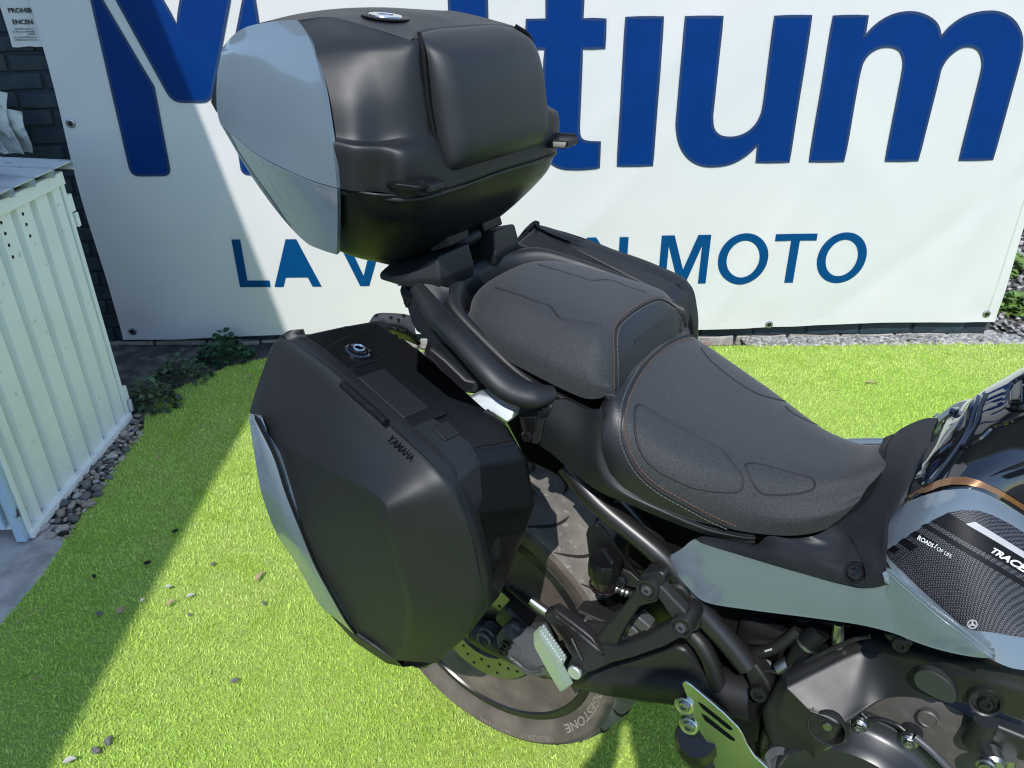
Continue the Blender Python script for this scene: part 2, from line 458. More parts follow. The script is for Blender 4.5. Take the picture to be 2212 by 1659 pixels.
# ================================================================== SETTING
m_ground = mat('worn asphalt', (.055, .055, .055), .9, bump=[(60, .4, .004)], var=[(3, (.085, .08, .075), .4, .65)])
m_conc = mat('rough pale concrete', (.52, .46, .42), .92, bump=[(45, .7, .006), (240, .5, .002)], var=[(7, (.26, .235, .22), .46, .66), (40, (.45, .42, .39), .5, .75)])
m_soil = mat('dark stony soil', (.06, .052, .048), .95, bump=[(90, .8, .006)], var=[(12, (.17, .145, .125), .45, .65)])
_n, _l = None, None
m_turfbase = mat('turf backing', (.30, .42, .08), .95, bump=[(300, .8, .004)])
m_blade = mat('artificial turf fibre', (.62, .79, .17), .45, spec=.4, island=.34, var=[(1.6, (.68, .80, .25), .42, .62), (9, (.53, .71, .12), .5, .68), (26, (.68, .76, .32), .62, .74)])
_n, _l = m_blade.node_tree.nodes, m_blade.node_tree.links                      # thin fibres let light through
_p = _n['Principled BSDF']; _t = _n.new('ShaderNodeBsdfTranslucent'); _mx = _n.new('ShaderNodeMixShader'); _mx.inputs[0].default_value = .45
_l.new(_p.inputs['Base Color'].links[0].from_socket, _t.inputs['Color']); _l.new(_p.outputs[0], _mx.inputs[1]); _l.new(_t.outputs[0], _mx.inputs[2])
_l.new(_mx.outputs[0], _n['Material Output'].inputs['Surface'])
m_gravel = mat('pale gravel', (.30, .29, .27), .9, island=.5, bump=[(200, .4, .002)])
m_paintbrick = mat('dark painted brick', (.020, .036, .046), .62, spec=.4, bump=[(55, .6, .004), (260, .4, .0012)], var=[(14, (.030, .048, .060), .5, .7)])
m_mortar = mat('dark painted mortar', (.018, .032, .040), .8, bump=[(80, .7, .004)])
m_barebrick = mat('chipped bare brick', (.36, .33, .29), .9, bump=[(40, .9, .008)], var=[(9, (.38, .15, .08), .60, .66), (25, (.5, .46, .42), .55, .7)])
m_banner = mat('white vinyl banner', (.655, .63, .625), .42, spec=.4, bump=[(5, .10, .02), (420, .06, .0005)], var=[(2.5, (.615, .61, .61), .4, .7)])
m_blue = mat('blue banner print', (.0, .030, .165), .45, spec=.12, var=[(6, (.0, .027, .15), .4, .7)])
m_blue2 = mat('petrol blue banner print', (.0, .056, .175), .45, spec=.12)
m_edge = mat('dark letter edge print', (.006, .030, .11), .5)
m_shed = mat('white painted metal', (.84, .87, .86), .48, spec=.45, bump=[(30, .12, .002), (350, .1, .0006)], var=[(5, (.79, .82, .80), .45, .7), (38, (.62, .62, .57), .67, .74)])
m_shedroof = mat('grey painted metal roof', (.55, .58, .60), .45, spec=.5, var=[(9, (.36, .38, .41), .5, .68), (40, (.24, .24, .24), .64, .72)], bump=[(40, .2, .002)])
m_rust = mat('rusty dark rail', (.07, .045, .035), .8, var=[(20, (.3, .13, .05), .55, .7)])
m_paper = mat('weathered white notice', (.66, .66, .63), .7, bump=[(30, .4, .004)], var=[(12, (.55, .54, .50), .5, .7)])
m_ink = mat('black sign print', (.012, .012, .012), .6)
m_render = mat('pale house render', (.55, .55, .52), .85, bump=[(60, .3, .003)])

def sheet(name, P, m, kind='structure', z=None, label=None):
    P = [tuple(p) if len(p) == 3 else (p[0], p[1], z) for p in P]
    me = bpy.data.meshes.new(name); me.from_pydata(P, [], [tuple(range(len(P)))]); me.update(); me.materials.append(m)
    o = new_obj(name, me); o['kind'] = kind
    if label: o['label'] = label
    return o
sheet('ground', [(-300, -300), (300, -300), (300, 300), (-300, 300)], m_ground, z=-.03)
sheet('soil_strip', [(-2.6, 1.72), (-1.15, 1.72), (-.7, 3.06), (-2.6, 3.06)], m_soil, z=-.004)
# rough concrete apron beside the cabinet
ga, gb = 14, 22; G = np.zeros((ga, gb, 3))
for i in range(ga):
    for j in range(gb):
        G[i, j] = (-2.2 + 1.02 * i / (ga - 1), .3 + 1.5 * j / (gb - 1), rng.normal(0, .0014))
o = mesh('concrete_path', G.reshape(-1, 3), grid_faces(ga, gb), m_conc); o['kind'] = 'structure'
o = sheet('gravel_bed', [(1.2, 2.95), (60, 2.95), (60, 60), (2.2, 60), (2.2, 3.1), (1.2, 3.1)], m_soil, z=-.012)

# turf: backing sheet and fibres
edge = [(-1.262, -1.5), (-1.265, .9), (-1.285, 1.40), (-1.274, 1.587), (-1.300, 1.95), (-1.307, 2.33), (-1.365, 2.46), (-1.30, 2.62), (-1.16, 2.80), (-.98, 2.90), (-.6, 2.93)]
TURF = edge + [(1.2, 2.955), (2.3, 2.965), (4.5, 2.98), (4.5, -1.5)]
sheet('turf_base', TURF, m_turfbase, z=.003)
def tuft_field(name, n, xr, yr, length, width, m, seed, poly_=None, dens=None):
    g = np.random.default_rng(seed)
    x = g.uniform(xr[0], xr[1], n); y = g.uniform(yr[0], yr[1], n)
    if poly_ is not None:
        px = np.array(poly_); ins = np.zeros(n, bool); j = len(px) - 1
        for i in range(len(px)):
            c = (px[i, 1] > y) != (px[j, 1] > y)
            xx = (px[j, 0] - px[i, 0]) * (y - px[i, 1]) / (px[j, 1] - px[i, 1] + 1e-12) + px[i, 0]
            ins ^= c & (x < xx); j = i
        x, y = x[ins], y[ins]
    n = len(x)
    # clumps: fibres share a lean over a few centimetres
    ph = 3.1 * np.sin(x * 37 + 2 * np.sin(y * 29)) + 2.7 * np.cos(y * 41 + 1.7 * np.sin(x * 23))
    a = ph + g.normal(0, 2.6, n); ln = length * g.uniform(.55, 1.2, n) * (1 + .15 * np.sin(x * 9) * np.cos(y * 8))
    lean = np.clip(g.normal(.95, .32, n), .1, 1.5)
    w = width * g.uniform(.7, 1.25, n); d = np.stack([np.cos(a), np.sin(a)], 1); s = np.stack([-d[:, 1], d[:, 0]], 1)
    tw = g.normal(0, .5, n); s = s * np.cos(tw)[:, None] + d * np.sin(tw)[:, None]
    V = np.zeros((n, 5, 3)); base = np.stack([x, y], 1)
    h1 = ln * .55 * np.cos(lean * .55); r1 = ln * .55 * np.sin(lean * .55)
    h2 = h1 + ln * .45 * np.cos(lean * 1.5); r2 = r1 + ln * .45 * np.sin(lean * 1.5)
    V[:, 0, :2] = base - s * w[:, None] / 2; V[:, 1, :2] = base + s * w[:, None] / 2
    V[:, 2, :2] = base + d * r1[:, None] - s * w[:, None] * .45; V[:, 3, :2] = base + d * r1[:, None] + s * w[:, None] * .45
    V[:, 4, :2] = base + d * r2[:, None]
    V[:, 2, 2] = h1; V[:, 3, 2] = h1; V[:, 4, 2] = np.maximum(h2, .003)
    V[:, :, 2] += .003
    me = bpy.data.meshes.new(name); me.vertices.add(5 * n); me.vertices.foreach_set('co', V.ravel())
    b5 = np.arange(n) * 5
    tri = np.stack([b5, b5 + 1, b5 + 3, b5, b5 + 3, b5 + 2, b5 + 2, b5 + 3, b5 + 4], 1).ravel()
    me.loops.add(len(tri)); me.loops.foreach_set('vertex_index', tri.astype(np.int32))
    me.polygons.add(3 * n); me.polygons.foreach_set('loop_start', np.arange(0, len(tri), 3, dtype=np.int32))
    me.polygons.foreach_set('loop_total', np.full(3 * n, 3, np.int32)); me.update(); me.validate()
    me.materials.append(m)
    return new_obj(name, me)
tf = tuft_field('artificial_turf', 540000, (-1.40, 2.5), (.55, 2.99), .0125, .0019, m_blade, 3, TURF)
tag(tf, 'bright green artificial turf spread under the motorcycle', 'artificial turf', kind='stuff')
tf = tuft_field('outer_turf', 60000, (-1.3, 4.4), (-1.2, .56), .017, .004, m_blade, 4, TURF)
tag(tf, 'artificial turf continuing in front of the picture', 'artificial turf', kind='stuff')
tf = tuft_field('side_turf', 26000, (2.45, 4.5), (.55, 2.99), .017, .004, m_blade, 5, TURF)
tag(tf, 'artificial turf continuing beyond the motorcycle front', 'artificial turf', kind='stuff')

# ---------------------------------------------------------------- brick wall
wall = thing('brick_wall', 'dark painted low brick wall behind the white banner', 'brick wall', (0, 3.06, 0))
box('wall_core', (-.115, 3.16, 1.68), (4.35, .236, 3.38), m_mortar, wall, .004)
bm_cache = {}
def brick_mesh(L, H, m, seed):
    g = np.random.default_rng(seed)
    V = []; D = .05
    for x in (-L / 2, -L / 6, L / 6, L / 2):
        for y in (-D / 2, D / 2):
            for z_ in (-H / 2, H / 2):
                V.append((x + g.normal(0, .0022), y + (g.normal(0, .0022) if y < 0 else 0), z_ + g.normal(0, .002)))
    F = []
    for i in range(3):
        a = i * 4
        F += [(a, a + 4, a + 5, a + 1), (a + 2, a + 3, a + 7, a + 6), (a + 1, a + 5, a + 7, a + 3), (a, a + 2, a + 6, a + 4)]
    F += [(0, 1, 3, 2), (12, 14, 15, 13)]
    bm = bmesh.new(); vs = [bm.verts.new(v) for v in V]
    for f in F: bm.faces.new([vs[i] for i in f])
    bmesh.ops.recalc_face_normals(bm, faces=bm.faces)
    es = [e for e in bm.edges if e.calc_face_angle(0) > R(45)]
    bmesh.ops.bevel(bm, geom=es, offset=.004, segments=1, profile=.5, affect='EDGES')
    me = bpy.data.meshes.new('brick'); bm.to_mesh(me); bm.free(); me.materials.append(m); return me
pm = [brick_mesh(.218, .055, m_paintbrick, i) for i in range(6)]
bmh = [brick_mesh(.218, .05, m_barebrick, 20 + i) for i in range(5)]
def put_brick(x, z_, meshes, yoff=0):
    o = new_obj('brick', random.choice(meshes), wall)
    o.location = (x, 3.0595 + yoff + random.uniform(-.003, .002) - 3.06, z_)
    o.rotation_euler = (random.gauss(0, .012), random.gauss(0, .01), random.gauss(0, .01))
for c_ in range(23):                                     # bricks left of the banner
    z_ = .040 + c_ * .0645
    for k_ in range(3): put_brick(-2.06 + k_ * .23 + (.115 if c_ % 2 else 0), z_, pm)
for k_ in range(15):                                     # painted course showing below the banner
    put_brick(-1.37 + k_ * .23, .0405, pm)
for k_ in range(18):                                     # chipped bare footing course
    put_brick(-1.98 + k_ * .23 + .08, -.013, bmh, -.003 + random.uniform(-.012, .006))

# ---------------------------------------------------------------- banner
BX0, BX1, BZT = -1.672, 2.066, 3.3
def bzb(x): return .037 + (x - BX0) / (BX1 - BX0) * .043 + .006 * math.sin(x * 5.1)
folds = [(.15, .35, .9, .0055, .05), (.9, .2, .6, .006, .045), (1.55, .3, 1.1, -.005, .06), (-.9, .8, -.7, .005, .06), (-1.3, .3, .5, .004, .05), (1.9, .6, .35, .006, .05), (.45, 1.0, 1.0, .004, .07), (1.25, .9, -.8, .004, .07)]
def by(x, z_):
    y = 3.0 - .006 * math.sin(x * 2.3 + z_ * 1.4) - .003 * math.sin(x * 5.7 - z_ * 3.1 + 1)
    for fx, fz, sl_, amp, w_ in folds:
        dx = (x - fx) - sl_ * (z_ - fz); y -= amp * math.exp(-(dx / w_) ** 2) * math.exp(-((z_ - fz) / .5) ** 2)
    for gx, gz in ((1.10, .075), (2.03, .105), (-1.62, .07)):          # puckers at the bottom grommets
        r2 = (x - gx) ** 2 + (z_ - gz) ** 2; y += .010 * math.exp(-r2 / .006)
    return y
banner = thing('banner', 'white shop banner with big blue lettering hung on the dark brick wall', 'banner', (0, 3.0, 0))
nx, nz = 110, 84; V = []
for i in range(nz):
    for j in range(nx):
        x = BX0 + (BX1 - BX0) * j / (nx - 1); z_ = bzb(x) + (BZT - bzb(x)) * i / (nz - 1)
        xx = x
        if j == 0: xx += .006 * math.sin(z_ * 7)
        if j == nx - 1: xx += .006 * math.sin(z_ * 6 + 1)
        V.append((xx, by(x, z_), z_))
K = len(V); V2 = V + [(a, b + .0015, c_) for a, b, c_ in V]
F = grid_faces(nz, nx); F = F + [tuple(reversed([i + K for i in f])) for f in F]
rim = [(j, j + 1) for j in range(nx - 1)] + [((nz - 1) * nx + j, (nz - 1) * nx + j + 1) for j in range(nx - 1)] + [(i * nx, (i + 1) * nx) for i in range(nz - 1)] + [(i * nx + nx - 1, (i + 1) * nx + nx - 1) for i in range(nz - 1)]
F += [(a, b, b + K, a + K) for a, b in rim]
mesh('vinyl_sheet', V2, F, m_banner, banner, True, 60)
# folded hem along bottom and right edge
def hem(P, w_, n_):
    V = []; F = []
    for i, (x, z_, dx, dz) in enumerate(P):
        V += [(x, by(x, z_) - .0022, z_), (x + dx * w_, by(x + dx * w_, z_ + dz * w_) - .0022, z_ + dz * w_)]
    F = [(2 * i, 2 * i + 1, 2 * i + 3, 2 * i + 2) for i in range(len(P) - 1)]
    return mesh(n_, V, F, m_banner, banner, True)
hem([(x, bzb(x) + .001, 0, 1) for x in np.linspace(BX0 + .004, BX1 - .004, 60)], .035, 'hem')
hem([(BX1 - .008, z_, -1, 0) for z_ in np.linspace(.1, BZT, 40)], .03, 'hem')
def wall_fill(name, P, m, off=.0024, step=.05):
    """printed letter following the folds of the vinyl; P = outline in (x, z)"""
    P = [tuple(map(float, p)) for p in P]
    B = []
    for i in range(len(P)):
        a, b = np.array(P[i]), np.array(P[(i + 1) % len(P)]); q = max(1, int(np.linalg.norm(b - a) / step))
        for t in range(q): B.append(tuple(a + (b - a) * t / q))
    pts = [Vector(p) for p in B]; nb = len(pts)
    x0, x1 = min(p[0] for p in P), max(p[0] for p in P); z0, z1 = min(p[1] for p in P), max(p[1] for p in P)
    for x in np.arange(x0 + step / 2, x1, step):
        for z_ in np.arange(z0 + step / 2, z1, step):
            if inside_poly(x, z_, P) and min((x - b[0]) ** 2 + (z_ - b[1]) ** 2 for b in B) > (step * .4) ** 2: pts.append(Vector((x, z_)))
    out = delaunay_2d_cdt(pts, [(i, (i + 1) % nb) for i in range(nb)], [], 1, 1e-6)
    o = mesh(name, [(p[0], by(p[0], p[1]) - off, p[1]) for p in out[0]], out[2], m, banner, True)
    return o
def ribbon(P, w_, m, off=.0030):
    P = np.asarray(P, float); n = len(P); V = []; F = []
    for i in range(n):
        t = P[(i + 1) % n] - P[i - 1]; t /= np.linalg.norm(t) + 1e-9; nn = np.array([-t[1], t[0]])
        for s_ in (-.5, .5):
            q = P[i] + nn * w_ * s_; V.append((q[0], by(q[0], q[1]) - off, q[1]))
    F = [(2 * i, 2 * i + 1, (2 * i + 3) % (2 * n), (2 * i + 2) % (2 * n)) for i in range(n)]
    return V, F
def rounded(P, rad, idx):
    """round the listed corners of an outline"""
    out = []
    n = len(P)
    for i, p in enumerate(P):
        p = np.array(p, float)
        if i in idx:
            a = np.array(P[i - 1], float); b = np.array(P[(i + 1) % n], float)
            da = (a - p) / np.linalg.norm(a - p); db = (b - p) / np.linalg.norm(b - p)
            r = min(rad, .45 * np.linalg.norm(a - p), .45 * np.linalg.norm(b - p))
            A, B_ = p + da * r, p + db * r
            for t in np.linspace(0, 1, 6): out.append((1 - t) ** 2 * A + 2 * t * (1 - t) * p + t * t * B_)
        else: out.append(p)
    return out
def wpts(k, P):
    return [(lambda q: (q[0], q[2]))(on_wall(k, p[0], p[1])) for p in P]
def smooth_path(k, segs):
    """segs: list of ('l', pts) straight or ('c', pts) curved runs in crop pixels"""
    out = []
    for typ, pts in segs:
        P = wpts(k, pts)
        out += [tuple(p) for p in (cr(P, len(P) * 5) if typ == 'c' else P)]
    Q = [out[0]]
    for p in out[1:]:
        if math.hypot(p[0] - Q[-1][0], p[1] - Q[-1][1]) > 1e-4: Q.append(p)
    return Q
def big_letter(P, m=m_blue):
    o = wall_fill('letter', P, m)
    dense = []
    for i in range(len(P)):
        a, b = np.array(P[i]), np.array(P[(i + 1) % len(P)]); q = max(1, int(np.linalg.norm(b - a) / .04))
        for t in range(q): dense.append(a + (b - a) * t / q)
    V, F = ribbon(dense, .010, m_edge); mesh('letter_edge', V, F, m_edge, o, True)
    return o
zt = 2.02
# letter M: left foot, centre V, right foot
P = wpts(12, [(675, 0), (750, 0), (1080, 560), (1128, 640), (1252, 1240), (1252, 1293), (970, 1293), (962, 1250)])
top = [(P[0][0] - .075, 1.62), (P[1][0] - .16, 1.62)]
big_letter(rounded([P[0], top[0], top[1]] + P[1:4] + [P[5], P[6]], .03, (6, 7)))
P = wpts(12, [(862, 0), (1270, 750), (1548, 750), (1690, 0), (1335, 0), (1303, 182), (1197, 0)])
big_letter(rounded([P[0], P[1], P[2], P[3], (P[3][0] + .02, 1.62), (P[4][0] + .07, 1.62), P[4], P[5], P[6], (P[6][0] - .1, 1.62), (P[0][0] - .14, 1.62)], .035, (1, 2)))
P = wpts(12, [(1795, 0), (1745, 250), (1668, 590), (1770, 1180), (1785, 1285), (2060, 1285), (2040, 1180), (1915, 250), (1875, 0)])
big_letter(rounded([(P[0][0] + .12, 1.62)] + P + [(P[8][0] + .06, 1.62)], .03, (5, 6)))
# u and l behind the top case
def bar(x0, x1, z0, z1, sl_=.0): return [(x0, z0), (x1, z0), (x1 + sl_, z1), (x0 + sl_, z1)]
P = smooth_path(12, [('l', [(2150, 150), (2400, 150)]), ('c', [(2420, 900), (2450, 1010), (2560, 1060), (2680, 1010), (2740, 880)]), ('l', [(2790, 150), (3040, 150), (3000, 1285), (2760, 1285)]), ('c', [(2750, 1180), (2650, 1280), (2500, 1320), (2300, 1280), (2190, 1130), (2160, 900)])])
big_letter(P)
xl = on_wall(2, 1440, 40)[0]; xr_ = on_wall(2, 1655, 40)[0]
big_letter(bar(xl, xr_, .76, 1.62))
# t
P = smooth_path(11, [('l', [(350, 2), (347, 80), (445, 82), (440, 201), (345, 204)]), ('c', [(331, 540), (336, 575), (352, 592), (382, 598)]), ('l', [(420, 597), (415, 705)]), ('c', [(415, 705), (330, 711), (255, 705), (205, 675), (180, 620), (176, 560)]), ('l', [(190, 204), (110, 204), (112, 84), (195, 82), (197, 2)])])
x0_, x1_ = P[-1][0], P[0][0]
big_letter(P + [(x0_ + .003, 1.50), (x1_ + .003, 1.50)])
big_letter(wpts(11, [(532, 75), (687, 73), (640, 694), (495, 697)]))
big_letter(smooth_path(11, [('l', [(783, 72), (938, 71)]), ('c', [(893, 490), (897, 535), (912, 562), (940, 578), (990, 580), (1040, 563), (1080, 528), (1105, 480), (1117, 420)]), ('l', [(1160, 70), (1315, 68), (1220, 683), (1083, 685), (1090, 605)]), ('c', [(1090, 605), (1040, 652), (975, 688), (900, 700), (840, 692), (790, 660), (757, 605), (744, 535), (748, 470)])]))
big_letter(smooth_path(11, [('l', [(1410, 70), (1555, 68), (1540, 160)]), ('c', [(1540, 160), (1585, 112), (1640, 75), (1700, 56), (1762, 56), (1818, 78), (1850, 112), (1862, 160)]), ('c', [(1862, 160), (1905, 112), (1965, 72), (2035, 53), (2105, 54), (2162, 85), (2195, 140), (2200, 200), (2190, 260)]), ('l', [(2080, 672), (1940, 675)]), ('c', [(2028, 325), (2038, 265), (2022, 212), (1985, 194), (1940, 202), (1892, 240), (1862, 288), (1850, 335)]), ('l', [(1763, 677), (1628, 679)]), ('c', [(1700, 320), (1707, 262), (1692, 214), (1652, 196), (1602, 201), (1560, 226), (1533, 264), (1518, 315)]), ('l', [(1450, 680), (1308, 682)])]))
# leaf emblem and swash high on the banner
big_letter([(x, z_) for x, z_ in cr([(.55, 2.05), (.62, 2.30), (.85, 2.46), (1.12, 2.48), (1.10, 2.25), (.92, 2.08), (.72, 2.02)], 36, True)])
big_letter([(x, z_) for x, z_ in cr([(.40, 2.22), (.30, 2.36), (.28, 2.56), (.44, 2.52), (.52, 2.36)], 26, True)])
big_letter([(x, z_) for x, z_ in cr([(-1.1, 1.86), (-.5, 1.98), (.2, 1.96), (.9, 1.86), (1.5, 1.80), (1.5, 1.88), (.9, 1.95), (.2, 2.06), (-.5, 2.08), (-1.1, 1.92)], 60, True)])
# strap line
def cap(ch, x0, x1, zb, zc):
    s_ = .036
    def T(P): return [(x0 + (x1 - x0) * a, zb + (zc - zb) * b) for a, b in P]
    w_ = s_ / (x1 - x0); h_ = s_ / (zc - zb)
    if ch == 'L': L = [[(0, 0), (1, 0), (1, h_ * .8), (w_, h_ * .8), (w_, 1), (0, 1)]]
    elif ch == 'I': L = [[(0, 0), (1, 0), (1, 1), (0, 1)]]
    elif ch == 'T': L = [[(.5 - w_ / 2, 0), (.5 + w_ / 2, 0), (.5 + w_ / 2, 1 - h_ * .8), (1, 1 - h_ * .8), (1, 1), (0, 1), (0, 1 - h_ * .8), (.5 - w_ / 2, 1 - h_ * .8)]]
    elif ch == 'E': L = [[(0, 0), (1, 0), (1, h_ * .8), (w_, h_ * .8), (w_, .5 - h_ * .35), (.92, .5 - h_ * .35), (.92, .5 + h_ * .35), (w_, .5 + h_ * .35), (w_, 1 - h_ * .8), (1, 1 - h_ * .8), (1, 1), (0, 1)]]
    elif ch == 'V': L = [[(0, 1), (.5 - w_ * .52, 0), (.5 + w_ * .52, 0), (1, 1), (1 - w_ * 1.1, 1), (.5, .22), (w_ * 1.1, 1)]]
    elif ch == 'N': L = [[(0, 0), (w_, 0), (w_, .70), (1 - w_ * 1.05, 0), (1, 0), (1, 1), (1 - w_, 1), (1 - w_, .32), (w_ * 1.05, 1), (0, 1)]]
    elif ch == 'M': L = [[(0, 0), (w_ * .9, 0), (w_ * .9, .78), (.5 - w_ * .42, 0), (.5 + w_ * .42, 0), (1 - w_ * .9, .78), (1 - w_ * .9, 0), (1, 0), (1, 1), (1 - w_ * 1.45, 1), (.5, .30), (w_ * 1.45, 1), (0, 1)]]
    elif ch == 'A':
        ti, te = .36, .20
        L = [[(0, 0), (w_ * 1.05, 0), (w_ * 1.05 + .5 * te * .75, te), (1 - w_ * 1.05 - .5 * te * .75, te), (1 - w_ * 1.05, 0), (1, 0), (.5 + w_ * .6, 1), (.5, 1), (.5, .80), (.5 + (.5 - w_ * 1.1) * (1 - (ti - .05) / .8) * .92, ti), (.5 - (.5 - w_ * 1.1) * (1 - (ti - .05) / .8) * .92, ti), (.5, .80), (.5, .999), (.5 - w_ * .6, 1)]]
    elif ch in 'OD':
        out = []; inn = []
        for q in range(40):
            t = 2 * math.pi * q / 40 + math.pi / 2 + .0001
            out.append((.5 + .5 * math.cos(t), .5 + .52 * math.sin(t))); inn.append((.5 + (.5 - w_) * math.cos(t), .5 + (.52 - h_ * .85) * math.sin(t)))
        if ch == 'D':
            out = [(max(0, a) if a > .35 else 0, b) for a, b in out]; inn = [(a if a > .35 else w_, b) for a, b in inn]
        a2 = T(out); b2 = T(inn); V = []; F = []
        for p, q in zip(a2, b2): V += [(p[0], by(*p) - .0024, p[1]), (q[0], by(*q) - .0024, q[1])]
        n = len(a2); F = [(2 * i, 2 * i + 1, (2 * i + 3) % (2 * n), (2 * i + 2) % (2 * n)) for i in range(n)]
        return mesh('letter', V, F, m_blue2, banner, True)
    for P in L: wall_fill('letter', T(P), m_blue2, step=.06)
zb, zc = .268, .474
for ch, x0, x1 in (('L', -1.125, -.998), ('A', -.982, -.786), ('V', -.700, -.515), ('I', -.470, -.434), ('D', -.395, -.235), ('A', -.215, -.03), ('E', .12, .25), ('N', .305, .473), ('M', .606, .806), ('O', .845, 1.049), ('T', 1.065, 1.234), ('O', 1.25, 1.451)):
    cap(ch, x0, x1, zb + .002, zc + (x0 > .5) * .004)
# eyelets with their washers
for gx, gz in ((-1.622, .071), (1.10, .078), (2.025, .112), (-1.638, .93), (-1.64, 1.75), (-.3, .075), (.4, .075)):
    y = by(gx, gz) - .002
    g_ = lathe('grommet', (gx, y, gz), (0, -1, 0), [(.017, 0), (.017, .003), (.013, .005), (.009, .005), (.007, .001)], m_alu, banner, 18)
    lathe('screw', (gx, y, gz), (0, -1, 0), [(.0075, .001), (.0075, .004), (.004, .006), (0, .006)], m_blackbolt, g_, 10)

# ---------------------------------------------------------------- notice on the bricks
notice = thing('notice', 'torn white paper notice with Spanish warning text on the dark bricks', 'notice', (-1.73, 3.02, 1.19))
V = []; F = []
for i in range(9):
    for j in range(7):
        x = -1.783 + .125 * j / 6; z_ = 1.192 + .30 * i / 8 + (rng.normal(0, .002) if i == 0 else 0)
        V.append((x, 3.016 + .002 * math.sin(i * 1.3 + j), z_))
K = len(V); V += [(a, b + .002, c_) for a, b, c_ in V]
F = grid_faces(9, 7); F += [tuple(reversed([q + K for q in f])) for f in F]
mesh('paper', V, F, m_paper, notice, True)
def flat_text(s, x0, x1, z0, z1, y, m, parent, bold=0.0):
    T, Fc = text_geo(s, 0, bold)
    return mesh('lettering', [(x0 + (x1 - x0) * p[0], y, z0 + (z1 - z0) * p[1]) for p in T], Fc, m, parent, False)
flat_text('PROHIB', -1.758, -1.676, 1.302, 1.318, 3.0125, m_ink, notice, .03)
flat_text('ENCEN', -1.754, -1.683, 1.265, 1.281, 3.0125, m_ink, notice, .03)
for s, x0, x1, z0 in (('ASEGURESE DE QUE LA LLA', -1.755, -1.688, 1.2475), ('NO ABRIR UNA LLAVE SIN ASEGU', -1.764, -1.685, 1.2385), ('CORRESPO', -1.714, -1.686, 1.2300), ('EN EL CASO DE CERRAR UNA LLAV', -1.767, -1.684, 1.2205), ('COMPROBAR QUE EL RESTO DE LA', -1.766, -1.684, 1.2115)):
    flat_text(s, x0, x1, z0, z0 + .006, 3.0125, m_ink, notice, .01)

# ---------------------------------------------------------------- metal cabinet with sheet roof
cab = thing('metal_cabinet', 'white ribbed metal cabinet standing by the wall left of the motorcycle', 'cabinet', (-1.75, 2.08, 0))
CX, Y0, Y1, CH = -1.392, 1.735, 2.40, .885
box('cabinet_body', (-1.80, (Y0 + Y1) / 2, CH / 2 + .012), (.76, Y1 - Y0 - .02, CH - .03), m_shed, cab, .003)
# right side: frame rails and boards between ribs
box('side_rail', (CX + .004, (Y0 + Y1) / 2, CH - .012), (.022, Y1 - Y0, .040), m_shed, cab, .003)
box('side_rail', (CX + .004, (Y0 + Y1) / 2, .016), (.024, Y1 - Y0, .026), m_shed, cab, .003)
box('corner_post', (CX - .004, Y0 + .008, CH / 2), (.026, .018, CH - .03), m_shed, cab, .003)
box('corner_post', (CX - .004, Y1 - .008, CH / 2), (.026, .018, CH - .03), m_shed, cab, .003)
ys = [Y0 + .02, 1.815, 1.915, 2.015, 2.112, 2.21, 2.305, Y1 - .02]
for a, b in zip(ys[:-1], ys[1:]):
    P = [(CX - .024, a, .02), (CX - .022, a + .020, .02), (CX + .003, a + .030, .02), (CX + .003, b - .0015, .02), (CX - .024, b - .0005, .02)]
    plate('side_board', P, m_shed, cab, (0, 0, CH - .04), .0015, 1)
for yy, zz in ((2.06, .834), (2.062, .803), (2.061, .770), (2.061, .736), (2.164, .828), (2.165, .797), (2.165, .763)):
    lathe('vent_hole', (CX + .0034, yy, zz), (1, 0, 0), [(.0052, 0), (.0046, .0006), (0, .0006)], m_void, cab, 12)
for z_ in (.79, .10):
    hg = box('hinge', (CX + .002, Y1 + .012, z_), (.014, .026, .055), m_shed, cab, .002)
    box('hinge_leaf', (CX + .006, Y1 + .020, z_ - .055), (.010, .018, .045), m_shed, hg, .002)
box('front_door', (-1.80, Y0 - .006, CH / 2 + .01), (.72, .014, CH - .07), mat('pale blue painted metal', (.50, .62, .74), .5, var=[(20, (.42, .52, .62), .5, .7)]), cab, .003)
box('door_frame', (CX - .012, Y0 - .010, CH / 2), (.03, .016, CH - .01), mat('chipped blue grey paint', (.42, .54, .66), .6, var=[(14, (.05, .05, .055), .60, .66)], bump=[(40, .6, .003)]), cab, .003)
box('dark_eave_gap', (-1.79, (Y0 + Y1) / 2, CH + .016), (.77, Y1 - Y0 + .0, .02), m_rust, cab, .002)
# roof: folded sheets with down-turned ribs, running in depth away from the open side
prof = []
yy = Y0 - .05
for q in range(7):
    prof += [(yy, 0.0), (yy + .088, .0), (yy + .089, -.022), (yy + .100, -.022), (yy + .101, .0)]
    yy += .108
for q in range(7):
    a = prof[q * 5: q * 5 + 5]
    V = []
    for x, dz in ((-1.358, .0), (-2.2, .045)):
        for y_, h_ in a: V.append((x, y_, CH + .034 + dz + h_))
    for x, dz in ((-1.358, .0), (-2.2, .045)):
        for y_, h_ in a: V.append((x, y_ , CH + .0295 + dz + h_ + (.0 if h_ < 0 else 0)))
    F = [(i, i + 1, i + 6, i + 5) for i in range(4)] + [(10 + i, 15 + i, 16 + i, 11 + i) for i in range(4)] + [(i, 10 + i, 11 + i, i + 1) for i in range(4)] + [(5 + i, 6 + i, 16 + i, 15 + i) for i in range(4)] + [(0, 5, 15, 10), (4, 14, 19, 9)]
    mesh('roof_sheet', V, F, m_shedroof, cab, False)
